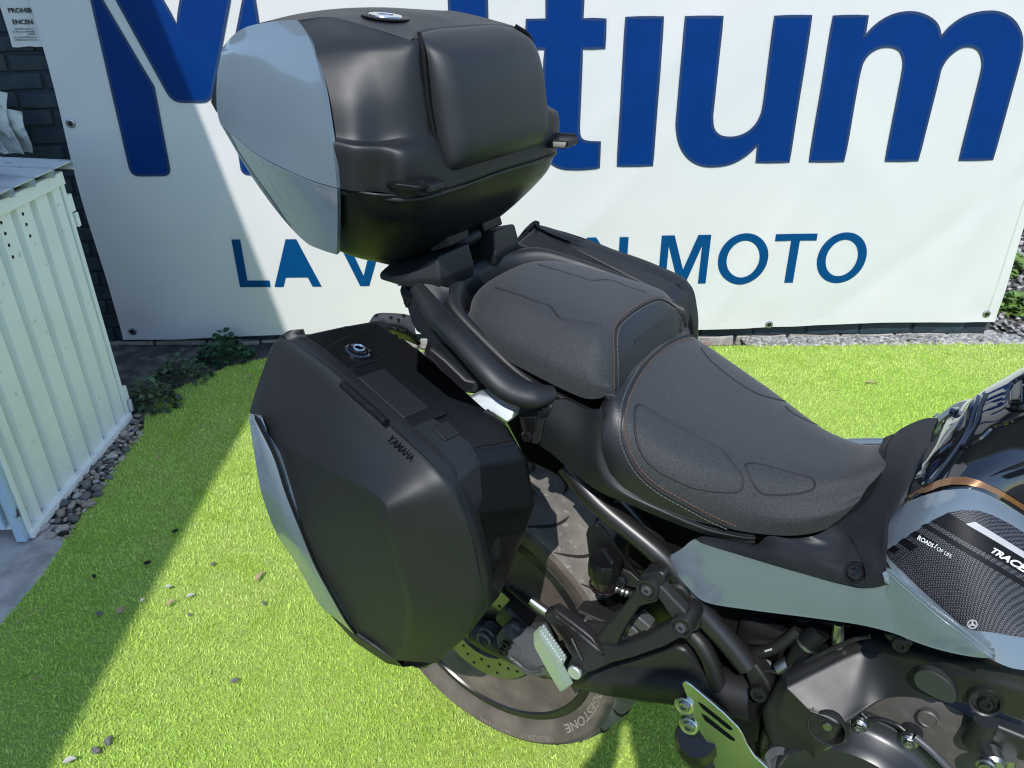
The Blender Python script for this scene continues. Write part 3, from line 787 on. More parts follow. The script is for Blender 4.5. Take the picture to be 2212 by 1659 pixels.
for q, (a, b) in enumerate((((-1.815, 2.92, .86), .13), ((-1.845, 2.90, .86), .21), ((-1.90, 2.91, .86), .17))):
    x, y_, z_ = a
    V = []
    for i in range(7):
        for j in range(4):
            V.append((x - .03 + .028 * j + .012 * math.sin(i * .9 + q), y_ + .02 * math.sin(j * 1.2 + i * .6), z_ - .02 + b * i / 6 + (.012 * ((j * 7 + q * 3) % 4) if i == 6 else 0)))
    K = len(V); V += [(p[0], p[1] + .003, p[2]) for p in V]
    F = grid_faces(7, 4); F += [tuple(reversed([i + K for i in f])) for f in F]
    o = mesh('torn_sheet', V, F, mat('grey white torn board', (.55, .57, .56), .7, var=[(25, (.25, .26, .26), .5, .65)]), None, True)
    tag(o, ['torn white board offcut nearest the banner behind the cabinet', 'tallest torn white board offcut behind the cabinet', 'short torn white board offcut at the far left behind the cabinet'][q], 'board offcut', 'board offcuts behind the cabinet')

# ---------------------------------------------------------------- unseen canopy roof, added and shaped to cast the left shadow
can = thing('canopy', 'unseen pale canopy roof on posts, added to cast the shadow on the left', 'canopy', (-2.3, -.4, 0))
EH = 2.9; ex = -.97 - .215 * EH
box('added_canopy_roof', (ex - .55, -.35, EH + .05), (1.1, 7.0, .10), m_render, can, .004)
for y_ in (-3.2, -1.0): box('post', (ex - 1.0, y_, EH / 2), (.08, .08, EH), m_render, can, .004)

house = thing('house', 'unseen grey sided house wall across the yard, added for its reflection', 'house', (-8.5, 0, 0))  # out of view, placed and sized to be mirrored in the case shells
box('house_wall', (-8.6, -1, 1.8), (2.2, 15, 3.6), mat('blue grey siding', (.20, .235, .26), .7), house, .01)
for q in range(14): box('siding_board', (-7.488, -1, .14 + q * .255), (.03, 14.9, .235), MATS['blue grey siding'], house, .006, seg=1)

# ---------------------------------------------------------------- plants
m_leafd = mat('dark glossy leaf', (.020, .075, .028), .45, spec=.4, island=.5)
m_leafg = mat('dull green leaf', (.055, .10, .045), .55, island=.45)
m_leafy = mat('yellow green weed leaf', (.13, .22, .045), .55, island=.4)
m_stem = mat('weed stem', (.09, .10, .04), .7)
def plant(name, label, c, rad, h, nleaf, ls, m, seed, stems=9, group='weeds along the wall foot'):
    t = thing(name, label, 'plant', c, group); g = np.random.default_rng(seed)
    V = []; F = []; SV = []; SF = []
    for q in range(nleaf):
        a = g.uniform(0, 2 * math.pi); rr = rad * math.sqrt(g.uniform(0, 1)); z_ = h * (1 - (rr / rad) ** 1.6) * g.uniform(.25, 1.05)
        p = np.array([c[0] + rr * math.cos(a) * 1.0, c[1] + rr * math.sin(a) * .7, c[2] + max(.005, z_)])
        d = np.array([math.cos(a + g.normal(0, .7)), math.sin(a + g.normal(0, .7)), g.normal(.15, .4)]); d /= np.linalg.norm(d)
        s = np.cross(d, [g.normal(0, .4), g.normal(0, .4), 1]); s /= np.linalg.norm(s); n_ = np.cross(s, d); L = ls * g.uniform(.6, 1.3)
        o_ = len(V)
        for f_, w_, hh in ((0, .1, 0), (.3, .8, .06), (.65, .9, .05), (1, .05, -.12)):
            for e in (-1, 0, 1): V.append(p + d * L * f_ + s * L * .42 * w_ * e + n_ * L * (hh + (.10 * w_ if e else 0)))
        for i in range(3):
            for e in range(2): F.append((o_ + i * 3 + e, o_ + i * 3 + e + 1, o_ + i * 3 + e + 4, o_ + i * 3 + e + 3))
    mesh('leaves', V, F, m, t, True)['kind'] = 'stuff'
    for q in range(stems):
        a = g.uniform(0, 2 * math.pi); rr = rad * g.uniform(.3, .85); tip = np.array([c[0] + rr * math.cos(a), c[1] + rr * math.sin(a) * .7, c[2] + h * (1 - (rr / rad) ** 1.6)])
        tube('stem', [np.array(c, float) + [g.normal(0, .01), g.normal(0, .01), 0], np.array(c) + (tip - np.array(c)) * .5 + [0, 0, h * .15], tip], [.002, .0012], m_stem, t, 5, 7)
    return t
plant('leafy_weed', 'dark green round leaved weed below the banner edge', (-1.20, 2.885, 0), .115, .115, 280, .026, m_leafd, 1)
plant('leafy_weed', 'greyish green straggly weed at the cabinet corner', (-1.345, 2.49, 0), .105, .135, 240, .024, m_leafg, 2)
plant('leafy_weed', 'thin pale weed between the cabinet and the dark leafy weed', (-1.315, 2.70, 0), .115, .12, 200, .024, m_leafg, 3)
for i, (x, y_, r_, h_, lb) in enumerate(((2.45, 3.9, .26, .22, 'yellow green weed beyond the right banner edge, the nearest one'), (2.75, 4.6, .30, .28, 'yellow green weed clump farther back past the banner edge'), (2.35, 3.32, .10, .06, 'small weed in the gravel by the banner corner'))):
    plant('gravel_weed', lb, (x, y_, 0), r_, h_, 260, .05, m_leafy, 30 + i, 6, 'weeds in the gravel on the right')

# ---------------------------------------------------------------- pebbles, gravel and litter
def stone_mesh(seed, m, sub=2):
    g = np.random.default_rng(seed); bm = bmesh.new(); bmesh.ops.create_icosphere(bm, subdivisions=sub, radius=1)
    k1, k2 = g.normal(0, 1, 3), g.normal(0, 1, 3)
    for v in bm.verts:
        c_ = np.array(v.co); s = 1 + .13 * math.sin(c_ @ k1 * 2) + .10 * math.sin(c_ @ k2 * 3 + 1); v.co = Vector(c_ * s * np.array([1, .74, .5]))
    for f in bm.faces: f.smooth = True
    me = bpy.data.meshes.new('pebble'); bm.to_mesh(me); bm.free(); me.materials.append(m); return me
pcol = [(.36, .28, .22), (.19, .17, .16), (.46, .39, .33), (.13, .12, .12), (.40, .29, .22), (.52, .48, .44)]
PM = [stone_mesh(i, mat('pebble stone %d' % i, c_, .6, bump=[(3, .3, .1)], var=[(2, tuple(x * .7 for x in c_), .45, .65)])) for i, c_ in enumerate(pcol)]
cnt = 0; placed = []
tries = 0
while cnt < 185 and tries < 6000:
    tries += 1
    y_ = random.uniform(1.74, 2.47); t = (y_ - 1.74) / .73
    xL = -1.385 + .01 * t; xR = -1.285 - .02 * t if y_ < 2.3 else -1.33
    x = random.uniform(xL, xR)
    s = random.uniform(.008, .020) * (1.15 - .2 * t)
    if y_ < 1.86 and random.random() < .75: continue
    if any((x - a) ** 2 + (y_ - b) ** 2 < ((s + c_) * .74) ** 2 for a, b, c_ in placed): continue
    placed.append((x, y_, s))
    o = new_obj('pebble', PM[random.randrange(6)]); o.location = (x, y_, s * .34); o.scale = (s, s, s); o.rotation_euler = (random.gauss(0, .25), random.gauss(0, .25), random.uniform(0, 6.28))
    tag(o, 'rounded river pebble in the strip between cabinet and turf', 'pebble', 'pebbles beside the cabinet'); cnt += 1
# gravel on the right: joined, nobody could count it
gm = [stone_mesh(60 + i, m_gravel, 1) for i in range(4)]
V = []; F = []
gg = np.random.default_rng(77)
for q in range(5200):
    if q < 1500: x, y_ = gg.uniform(1.0, 2.2), gg.uniform(2.945, 3.03)
    else: x, y_ = gg.uniform(2.07, 3.6), 2.96 + 3.2 * gg.uniform(0, 1) ** 1.4
    s = gg.uniform(.006, .017) * (1 + (y_ - 3) * .25); me = gm[q % 4]; a = gg.uniform(0, 6.28); ca, sa = math.cos(a), math.sin(a); o_ = len(V)
    for v in me.vertices:
        c_ = v.co * s; V.append((x + c_.x * ca - c_.y * sa, y_ + c_.x * sa + c_.y * ca, c_.z + s * .3 + max(0, (y_ - 3.05)) * .0))
    F += [tuple(o_ + i for i in f.vertices) for f in me.polygons]
o = mesh('gravel', V, F, m_gravel, None, True, None, False)
tag(o, 'pale grey gravel along the wall foot and beyond the banner', 'gravel', kind='stuff')

m_stoneg = mat('grey lava stone', (.44, .42, .40), .85, bump=[(4, .8, .2)], var=[(3, (.16, .15, .145), .50, .62)])
m_stoned = mat('dark charcoal lump', (.02, .022, .025), .8, bump=[(4, .8, .2)])
m_dry = mat('dry straw litter', (.40, .29, .16), .8)
m_pale = mat('pale dry leaf', (.46, .43, .38), .8)
SMg = stone_mesh(90, m_stoneg); SMd = stone_mesh(91, m_stoned)
def stone(k, x, y_, s, me, lb):
    p = on_ground(k, x, y_, .008); o = new_obj('small_stone', me); o.location = (p[0], p[1], .0135 + s * .25); o.scale = (s, s * .8, s * .9); o.rotation_euler = (0, 0, x * .37)
    tag(o, lb, 'stone', 'small stones on the turf')
stone(15, 1487, 838, .0090, SMg, 'grey and black stone alone in the sunny turf, below the side case')
stone(15, 692, 1220, .0122, SMg, 'flat grey stone, upper of the pair by the bottom shadow edge')
stone(15, 610, 1280, .0115, SMg, 'flat grey stone, lower of the pair by the bottom shadow edge')
stone(15, 1352, 98, .0079, SMg, 'round grey stone in the sun halfway between shadow and side case')
stone(15, 1670, 348, .0072, SMg, 'small grey stone closest to the grey side case trim')
stone(15, 1200, 418, .0058, SMg, 'tiny grey stone in the sun just right of the shadow')
stone(15, 636, 415, .0101, SMg, 'pale grey stone lying in the shaded turf')
stone(15, 935, 92, .0094, SMd, 'charcoal lump in the shade close to the shadow edge')
stone(15, 600, 175, .0079, SMd, 'charcoal lump in the middle of the shaded turf')
stone(14, 1165, 1378, .0094, SMd, 'black lump in the shade, farthest of the dark lumps')
stone(14, 425, 1400, .0158, SMd, 'big black charcoal lump on the concrete by the turf edge')
stone(14, 1328, 676, .0050, SMg, 'tiny pale stone in the shaded turf near the wall')
def leaf_bit(k, x, y_, L, w_, ang, m, lb, nm='dry_leaf', cat='leaf', grp='dry leaf bits on the turf'):
    p = on_ground(k, x, y_, .012); V = []; d = np.array([math.cos(ang), math.sin(ang), 0]); s = np.array([-d[1], d[0], 0])
    for i, f_ in enumerate((-.5, -.2, .15, .5)):
        ww = w_ * (.15, 1, .85, .1)[i]
        for e in (-1, 0, 1): V.append((p[0] + d[0] * L * f_ + s[0] * ww * e * .5, p[1] + d[1] * L * f_ + s[1] * ww * e * .5, .017 + .004 * (1 - (2 * f_) ** 2) + .002 * abs(e)))
    F = grid_faces(4, 3); K = len(V); V += [(a, b, c_ - .0012) for a, b, c_ in V]; F += [tuple(reversed([i + K for i in f])) for f in F]
    tag(mesh(nm, V, F, m, None, True), lb, cat, grp)
leaf_bit(15, 770, 392, .026, .022, 1.3, m_dry, 'square tan chip in the shaded turf', 'wood_chip', 'chip')
leaf_bit(15, 1642, 175, .042, .012, 1.3, m_dry, 'curled straw leaf beside the grey side case trim')
leaf_bit(15, 1080, 345, .030, .010, .9, m_dry, 'tan leaf bit just outside the shadow edge')
leaf_bit(15, 1208, 300, .022, .012, .5, m_pale, 'white leaf bit in the sun right of the tan one')
leaf_bit(15, 1065, 245, .016, .012, .2, m_pale, 'white leaf bit right on the shadow edge')
leaf_bit(15, 905, 330, .014, .011, .9, m_pale, 'white leaf bit just inside the shadow edge')
leaf_bit(15, 445, 1342, .026, .014, .4, m_pale, 'pale leaf at the bottom of the shadow edge')
leaf_bit(14, 1060, 882, .026, .010, 1.9, m_dry, 'tan leaf in the shaded turf near the cabinet')
leaf_bit(5, 172, 512, .036, .011, 1.5, m_dry, 'orange straw leaf between the wall and the side case')
leaf_bit(9, 235, 172, .05, .012, 0.05, m_dry, 'long tan leaf in the sunny turf behind the tank')
def twig(k, a, b, lb):
    p, q = on_ground(k, *a, .018), on_ground(k, *b, .018)
    tag(tube('straw', [p, (p + q) / 2 + [0, .004, .003], q], .0011, m_dry, None, 6, 7), lb, 'straw', 'straws on the turf')
twig(15, (90, 470), (290, 360), 'long pale straw near the left turf edge')
twig(15, (195, 830), (275, 800), 'short pale straw in the shaded turf')

# ---------------------------------------------------------------- the photographer, whose shadow falls under the engine
def skin_body(name, J, E, m, parent, sub_=1):
    me = bpy.data.meshes.new(name); me.from_pydata([tuple(j[0]) for j in J], E, []); me.update()
    o = new_obj(name, me, parent); sk = o.modifiers.new('skin', 'SKIN'); sk.use_smooth_shade = True
    sv = me.skin_vertices[0].data
    for i, j in enumerate(J):
        r_ = j[1]; sv[i].radius = (r_, r_) if np.isscalar(r_) else r_
        sv[i].use_root = (i == 0)
    s_ = o.modifiers.new('sub', 'SUBSURF'); s_.levels = sub_; s_.render_levels = sub_
    dg = bpy.context.evaluated_depsgraph_get(); me2 = bpy.data.meshes.new_from_object(o.evaluated_get(dg)); o.modifiers.clear(); o.data = me2; me2.name = name
    me2.materials.clear()
    for mm in (m if isinstance(m, list) else [m]): me2.materials.append(mm)
    me2.polygons.foreach_set('use_smooth', [True] * len(me2.polygons))
    return o
m_skin = mat('skin', (.42, .26, .19), .5); m_shirt = mat('navy work shirt', (.02, .03, .06), .8); m_jean = mat('dark jeans', (.03, .04, .06), .85); m_hair = mat('dark hair', (.02, .015, .012), .6); m_shoe = mat('black shoe', (.015, .015, .015), .5)
per = thing('person', 'person in a navy shirt and jeans standing behind the camera holding up a phone', 'person', (-.03, -.30, 0))
ox, oy = -.03, -.30
J = [((ox, oy, .95), (.15, .11)), ((ox, oy, 1.12), (.14, .10)), ((ox, oy + .01, 1.30), (.17, .11)), ((ox, oy + .01, 1.42), (.13, .085)), ((ox, oy + .03, 1.50), .055), ((ox, oy + .06, 1.57), .068), ((ox, oy + .07, 1.66), (.077, .092)), ((ox, oy + .06, 1.735), .05)]
Eb = [(i, i + 1) for i in range(7)]
for s in (1, -1):
    k_ = len(J)
    J += [((ox + .10 * s, oy, .88), .092), ((ox + .11 * s, oy + .02, .48), .058), ((ox + .12 * s, oy - .01, .09), .042), ((ox + .13 * s, oy + .07, .035), .038), ((ox + .14 * s, oy + .15, .03), .028)]
    Eb += [(0, k_), (k_, k_ + 1), (k_ + 1, k_ + 2), (k_ + 2, k_ + 3), (k_ + 3, k_ + 4)]
    k_ = len(J)
    J += [((ox + .18 * s, oy + .01, 1.40), .058), ((ox + .27 * s, oy + .08, 1.17), .044), ((.105 * s, -.075, 1.385), .028), ((.100 * s, -.05, 1.43), .026)]
    Eb += [(3, k_), (k_, k_ + 1), (k_ + 1, k_ + 2), (k_ + 2, k_ + 3)]
    for f_ in range(4):
        k2 = len(J); z0 = 1.405 + .021 * f_
        J += [((.098 * s, -.045, z0), .009), ((.092 * s, -.026, z0 + .006), .0085), ((.080 * s, -.024, z0 + .008), .008)]
        Eb += [(k_ + 3, k2), (k2, k2 + 1), (k2 + 1, k2 + 2)]
    k2 = len(J); J += [((.092 * s, -.062, 1.45), .010), ((.074 * s, -.050, 1.468), .009)]; Eb += [(k_ + 3, k2), (k2, k2 + 1)]
body = skin_body('body', [((p[0] - 0, p[1], p[2]), r_) for p, r_ in [(tuple(np.array(j[0]) - np.array([ox, oy, 0])), j[1]) for j in J]], Eb, [m_skin, m_shirt, m_jean, m_shoe], per, 2)
for p in body.data.polygons:
    z_ = p.center.z; x_ = p.center.x; y_ = p.center.y
    p.material_index = 3 if z_ < .085 else 2 if z_ < .97 else (1 if (z_ < 1.46 and not (y_ > .17 and abs(x_) < .2 and z_ > 1.33)) else 0)
bmh_ = bmesh.new(); bmesh.ops.create_icosphere(bmh_, subdivisions=3, radius=1)
for v in bmh_.verts: v.co = Vector((v.co.x * .086, v.co.y * .103 - .012, v.co.z * .095 + (.012 if v.co.y < 0 else .03)))
bmesh.ops.delete(bmh_, geom=[v for v in bmh_.verts if v.co.z < -.03 or (v.co.y > .055 and v.co.z < .055)], context='VERTS')
me = bpy.data.meshes.new('hair'); bmh_.to_mesh(me); bmh_.free(); me.materials.append(m_hair); me.polygons.foreach_set('use_smooth', [True] * len(me.polygons))
hr = new_obj('hair', me, per); hr.location = (0, .065, 1.655)
ph_ = c_pos - c_fw * .020 - c_up * .0 
Rm = [[c_ri[i], c_up[i], -c_fw[i]] for i in range(3)]
tp_ = thing('phone', 'slim dark phone held up in both hands by the person', 'phone', tuple(ph_))
box('phone_body', ph_, (.155, .074, .008), m_gloss, tp_, .002, rot=Rm)

# ================================================================== LUGGAGE
tc = bike_thing('top_case', 'black and blue grey top case locked on the rack behind the seat', 'top case', (-.22, 0, 1.03))
TI = (-.25, 0, 1.2)
def mir(rows): return [[p * np.array([1, -1, 1]) for p in r] for r in rows]
# --- blue grey side shells
UP = [[(560, 115, .165), (470, 119, .163), (390, 128, .160), (270, 155, .154), (190, 205, .148), (130, 275, .142)],
      [(600, 165, .182), (500, 185, .178), (400, 205, .172), (280, 230, .164), (195, 255, .155), (127, 290, .147)],
      [(645, 262, .205), (530, 290, .199), (410, 310, .191), (290, 325, .180), (195, 325, .168), (119, 325, .153)],
      [(705, 480, .234), (580, 500, .228), (440, 510, .216), (310, 500, .200), (200, 480, .184), (98, 450, .163)],
      [(745, 720, .248), (620, 720, .243), (480, 700, .230), (330, 660, .211), (210, 610, .192), (95, 570, .168)],
      [(775, 930, .253), (650, 890, .248), (500, 840, .236), (340, 770, .215), (215, 700, .195), (99, 640, .169)],
      [(790, 1085, .254), (640, 1040, .249), (480, 970, .238), (330, 890, .217), (200, 785, .194), (108, 688, .169)]]
UPp = [PV(2, *r) for r in UP]
patch('side_shell', UPp, m_grey, tc, 40, 36, TI, .006, mirror=True, key='shell')
LOp = [PV(2, (791, 1095, .254), (640, 1050, .249), (480, 980, .238), (330, 899, .217), (200, 795, .194), (110, 696, .169)),
       PV(2, (793, 1200, .244), (650, 1150, .236), (495, 1080, .222), (350, 980, .204), (215, 845, .186), (113, 703, .167)),
       PV(2, (793, 1340, .224), (665, 1290, .213), (530, 1215, .198), (390, 1100, .184), (240, 915, .173), (117, 712, .164)),
       PV(2, (790, 1470, .198), (690, 1438, .188), (600, 1390, .174), (460, 1240, .162), (290, 1005, .158), (122, 722, .160))]
patch('lower_side_shell', LOp, m_grey, tc, 26, 36, TI, .006, mirror=True)
# --- lid: side wings and front, from the near shell edge round to the far one
def half_front(near, ctr):
    return near + ctr + [p * np.array([1, -1, 1]) for p in (ctr[:-1] + [])][::-1] + [p * np.array([1, -1, 1]) for p in near[::-1]]
A = np.array
R0 = half_front(PV(2, (786, 1085, .249), (900, 1103, .240), (1050, 1109, .214)) + [A((-.045, .195, 1.168))], [A((-.030, .10, 1.172)), A((-.028, 0, 1.174))])
R0b = half_front(PV(2, (780, 960, .249), (900, 985, .240), (1050, 990, .215)) + [A((-.042, .198, 1.200))], [A((-.034, .10, 1.205)), A((-.032, 0, 1.207))])
R1 = half_front(PV(2, (772, 835, .249), (900, 858, .239), (1050, 862, .216)) + [A((-.043, .192, 1.228))], [A((-.044, .10, 1.235)), A((-.042, 0, 1.237))])
R1b = half_front(PV(2, (769, 795, .243), (900, 822, .232), (1050, 826, .207)) + [A((-.055, .172, 1.240))], [A((-.048, .10, 1.246)), A((-.045, 0, 1.247))])
R1c = half_front(PV(2, (763, 760, .240), (900, 785, .227), (1045, 790, .200)) + [A((-.058, .165, 1.252))], [A((-.049, .10, 1.254)), A((-.047, 0, 1.255))])
R2 = half_front(PV(2, (720, 560, .232), (870, 575, .217), (1020, 560, .193)) + [A((-.062, .160, 1.292))], [A((-.056, .10, 1.295)), A((-.053, 0, 1.296))])
R3 = half_front(PV(2, (680, 370, .217), (830, 365, .202), (1000, 345, .180)) + [A((-.066, .151, 1.334))], [A((-.066, .10, 1.336)), A((-.062, 0, 1.338))])
R3b = half_front(PV(2, (645, 262, .200), (790, 235, .183), (1000, 250, .167)) + [A((-.068, .144, 1.350))], [A((-.076, .10, 1.355)), A((-.072, 0, 1.357))])
R4 = half_front(PV(2, (562, 116, .160), (745, 97, .140), (930, 142, .142)) + [A((-.076, .142, 1.3575))], [A((-.096, .10, 1.366)), A((-.092, 0, 1.369))])
patch('lid', [R0, R0b, R1, R1b, R1c, R2, R3, R3b, R4], m_plastic, tc, 72, 90, TI, .004, key='lid')
# top plateau, running back to the tail
def sym(near, mid, c_): return [A(near), A(mid), A(c_), A(mid) * A((1, -1, 1)), A(near) * A((1, -1, 1))]
T = [sym(R4[3], (-.096, .08, 1.366), (-.092, 0, 1.369)), sym(R4[2], (-.155, .08, 1.377), (-.150, 0, 1.381)), sym(R4[1], (-.205, .08, 1.383), (-.205, 0, 1.3865)),
     sym(R4[0], (-.275, .08, 1.385), (-.275, 0, 1.3885)), sym((-.335, .156, 1.372), (-.345, .08, 1.380), (-.35, 0, 1.383)), sym((-.39, .151, 1.357), (-.41, .08, 1.362), (-.415, 0, 1.364)),
     sym((-.432, .145, 1.331), (-.455, .08, 1.332), (-.465, 0, 1.333)), sym((-.458, .160, 1.255), (-.49, .08, 1.255), (-.497, 0, 1.255)), sym((-.458, .163, 1.224), (-.488, .08, 1.226), (-.495, 0, 1.226))]
patch('lid_top', T, m_plastic, tc, 60, 40, TI, .004, key='lidtop')
# --- base tub
def ring(half): return [A(p) for p in half] + [A(p) * A((1, -1, 1)) for p in half[1:-1][::-1]]
B0 = ring([(-.15, 0, 1.030), (-.15, .06, 1.030), (-.165, .105, 1.031), (-.20, .122, 1.033), (-.26, .118, 1.036), (-.305, .085, 1.040), (-.315, 0, 1.042)])
Bm = ring([(-.115, 0, 1.046), (-.118, .075, 1.046), (-.140, .140, 1.048), (-.19, .165, 1.052), (-.28, .150, 1.062), (-.345, .105, 1.075), (-.36, 0, 1.077)])
B1 = ring([(-.070, 0, 1.085), (-.072, .090, 1.086), (-.098, .165, 1.090), (-.165, .198, 1.095), (-.29, .165, 1.115), (-.385, .115, 1.135), (-.405, 0, 1.138)])
B1b = ring([(-.040, 0, 1.130), (-.042, .11, 1.130), (-.062, .193, 1.134), (-.145, .226, 1.142), (-.30, .190, 1.162), (-.42, .130, 1.186), (-.445, 0, 1.188)])
B2 = ring([(-.034, 0, 1.168), (-.034, .12, 1.166), (-.050, .200, 1.167), (-.130, .241, 1.176), (-.30, .205, 1.199), (-.44, .135, 1.223), (-.475, 0, 1.225)])
B3 = [p + A((0, 0, .006)) for p in B2]
patch('base_tub', [B0, Bm, B1, B1b, B2, B3], m_plastic_dk, tc, 34, 96, TI, .004, closed=True)
G = grid([B0, [p * A((1, .01, 1)) + A((0, 0, -.002)) for p in B0]], 2, 40, True)
mesh('base_floor', [tuple(p) for p in cr(B0, 40, True)], [tuple(range(40))], m_plastic_dk, tc, False)
# lowered lid seam rib along the base
tube('seam_lip', [p + A((0, 0, -.002)) for p in B2[:4]] , .0035, m_plastic, tc, 8, 30)
tube('seam_lip', [(p + A((0, 0, -.002))) * A((1, -1, 1)) for p in B2[:4]] , .0035, m_plastic, tc, 8, 30)
# rear reflector block showing past the shell
poly('rear_reflector', [pv(2, 60, 590, .11), pv(2, 92, 430, .13), pv(2, 104, 440, .15), pv(2, 108, 640, .15), pv(2, 95, 650, .12)] + [p + A((.03, -.03, 0)) for p in [pv(2, 60, 590, .11), pv(2, 92, 430, .13), pv(2, 104, 440, .15), pv(2, 108, 640, .15), pv(2, 95, 650, .12)]],
     [(0, 1, 2, 3, 4), (5, 6, 7, 8, 9)] + [(i, (i + 1) % 5, 5 + (i + 1) % 5, 5 + i) for i in range(5)], m_plastic_dk, tc, .002)
# --- padded backrest
def prow(u0, u1, u2, w_, v0, wd=0.0):
    h = [(u0, v0, w_ - wd), (u1, v0 - .004, w_ - wd * .8), (u2, v0 - .026, w_ - wd * .4), (u2 + .006, .055, w_), (u2 + .008, 0, w_)]
    return [A(p) for p in h] + [A(p) * A((1, -1, 1)) for p in h[:-1][::-1]]
PR = [prow(-.115, -.114, -.112, 1.366, .098, .004), prow(-.098, -.088, -.080, 1.3665, .116, .006), prow(-.085, -.062, -.052, 1.355, .124, .006), prow(-.075, -.050, -.034, 1.338, .128, .004),
      prow(-.068, -.040, -.022, 1.305, .130), prow(-.060, -.032, -.014, 1.262, .130), prow(-.052, -.026, -.010, 1.226, .130), prow(-.050, -.026, -.014, 1.208, .128, .004), prow(-.050, -.034, -.024, 1.196, .122, .006), prow(-.052, -.046, -.040, 1.190, .114, .004)]
patch('backrest_pad', PR, m_pad, tc, 60, 60, TI, .006, key='pad')
for s_ in (1, -1):
    gap = [A((-.080, .118, 1.364)), A((-.064, .132, 1.350)), A((-.058, .137, 1.325)), A((-.054, .138, 1.285)), A((-.047, .138, 1.245)), A((-.042, .135, 1.210)), A((-.040, .124, 1.190))]
    tube('pad_gap', [p * A((1, s_, 1)) for p in gap], .0030, m_void, tc, 8, 40)
# --- latches
for s_ in (1, -1):
    mm = A((1, s_ if s_ > 0 else -.93, 1))
    ul = lambda x: -.056 + .052 * min(1, max(0, (x - 1110) / 190.0))
    ol = [pu(2, x, y, ul(x)) for x, y in ((1112, 1095), (1130, 1056), (1268, 1074), (1285, 1040), (1322, 1064), (1414, 1040), (1434, 1086), (1300, 1131), (1218, 1118))]
    lt = plate('latch', [p * mm for p in ol], m_plastic_dk, tc, (-.034, -.012 * s_, 0), .0025)
    lv = [pu(2, x, y, -.0015) for x, y in ((1326, 1078), (1410, 1053), (1420, 1083), (1330, 1112))]
    plate('latch_button', [p * mm for p in lv], m_plastic, lt, (-.01, 0, 0), .001)
# recessed hinge shadow gap under pad, lid badge
S = SURF['lidtop']
bc = hit(S, 2, 1070, 101, .001)
lathe('badge', bc, (.12, .0, 1), [(.034, -.001), (.034, .001), (.030, .0022), (.026, .001), (0, .001)], m_plastic_dk, tc, 32)
bg = lathe('badge_plate', bc + A((.0, 0, .0012)), (.12, 0, 1), [(.024, 0), (.023, .0016), (.012, .0020), (.011, .0008), (0, .0008)], m_chrome, tc, 32)
# --- mounting feet between case and rack
for s_ in (1, -1):
    mm = A((1, s_, 1))
    V = [(-.062, .030, 1.003), (-.068, .112, 1.004), (-.128, .130, 1.004), (-.185, .118, 1.000), (-.185, .030, 1.000),
         (-.060, .030, 1.022), (-.066, .113, 1.024), (-.126, .133, 1.015), (-.185, .120, 1.012), (-.185, .030, 1.022),
         (-.066, .036, 1.060), (-.073, .108, 1.056), (-.160, .105, 1.030), (-.160, .030, 1.062)]
    F = [(0, 1, 2, 3, 4), (0, 5, 6, 1), (1, 6, 7, 2), (2, 7, 8, 3), (3, 8, 9, 4), (4, 9, 5, 0), (5, 10, 11, 6), (6, 11, 7), (7, 11, 12, 8), (8, 12, 13, 9), (9, 13, 10, 5), (10, 13, 12, 11)]
    poly('mounting_foot', [A(p) * mm for p in V], F, m_plastic, tc, .004, 3)
box('mounting_plate', (-.20, 0, 1.018), (.20, .15, .022), m_plastic_dk, tc, .006)
tube('hook_cover', [A((-.105, .052, 1.062)), A((-.085, .030, 1.058)), A((-.083, -.006, 1.060))], .012, m_plastic_dk, tc, 10)
for s_ in (1, -1):
    poly('catch_tab', [A(p) * A((1, s_, 1)) for p in [(-.105, .02, 1.05), (-.075, .02, 1.062), (-.075, .075, 1.062), (-.105, .085, 1.05), (-.12, .02, 1.10), (-.082, .02, 1.092), (-.082, .07, 1.092), (-.12, .08, 1.10)]],
         [(0, 1, 2, 3), (4, 7, 6, 5), (0, 4, 5, 1), (1, 5, 6, 2), (2, 6, 7, 3), (3, 7, 4, 0)], m_plastic_dk, tc, .003)

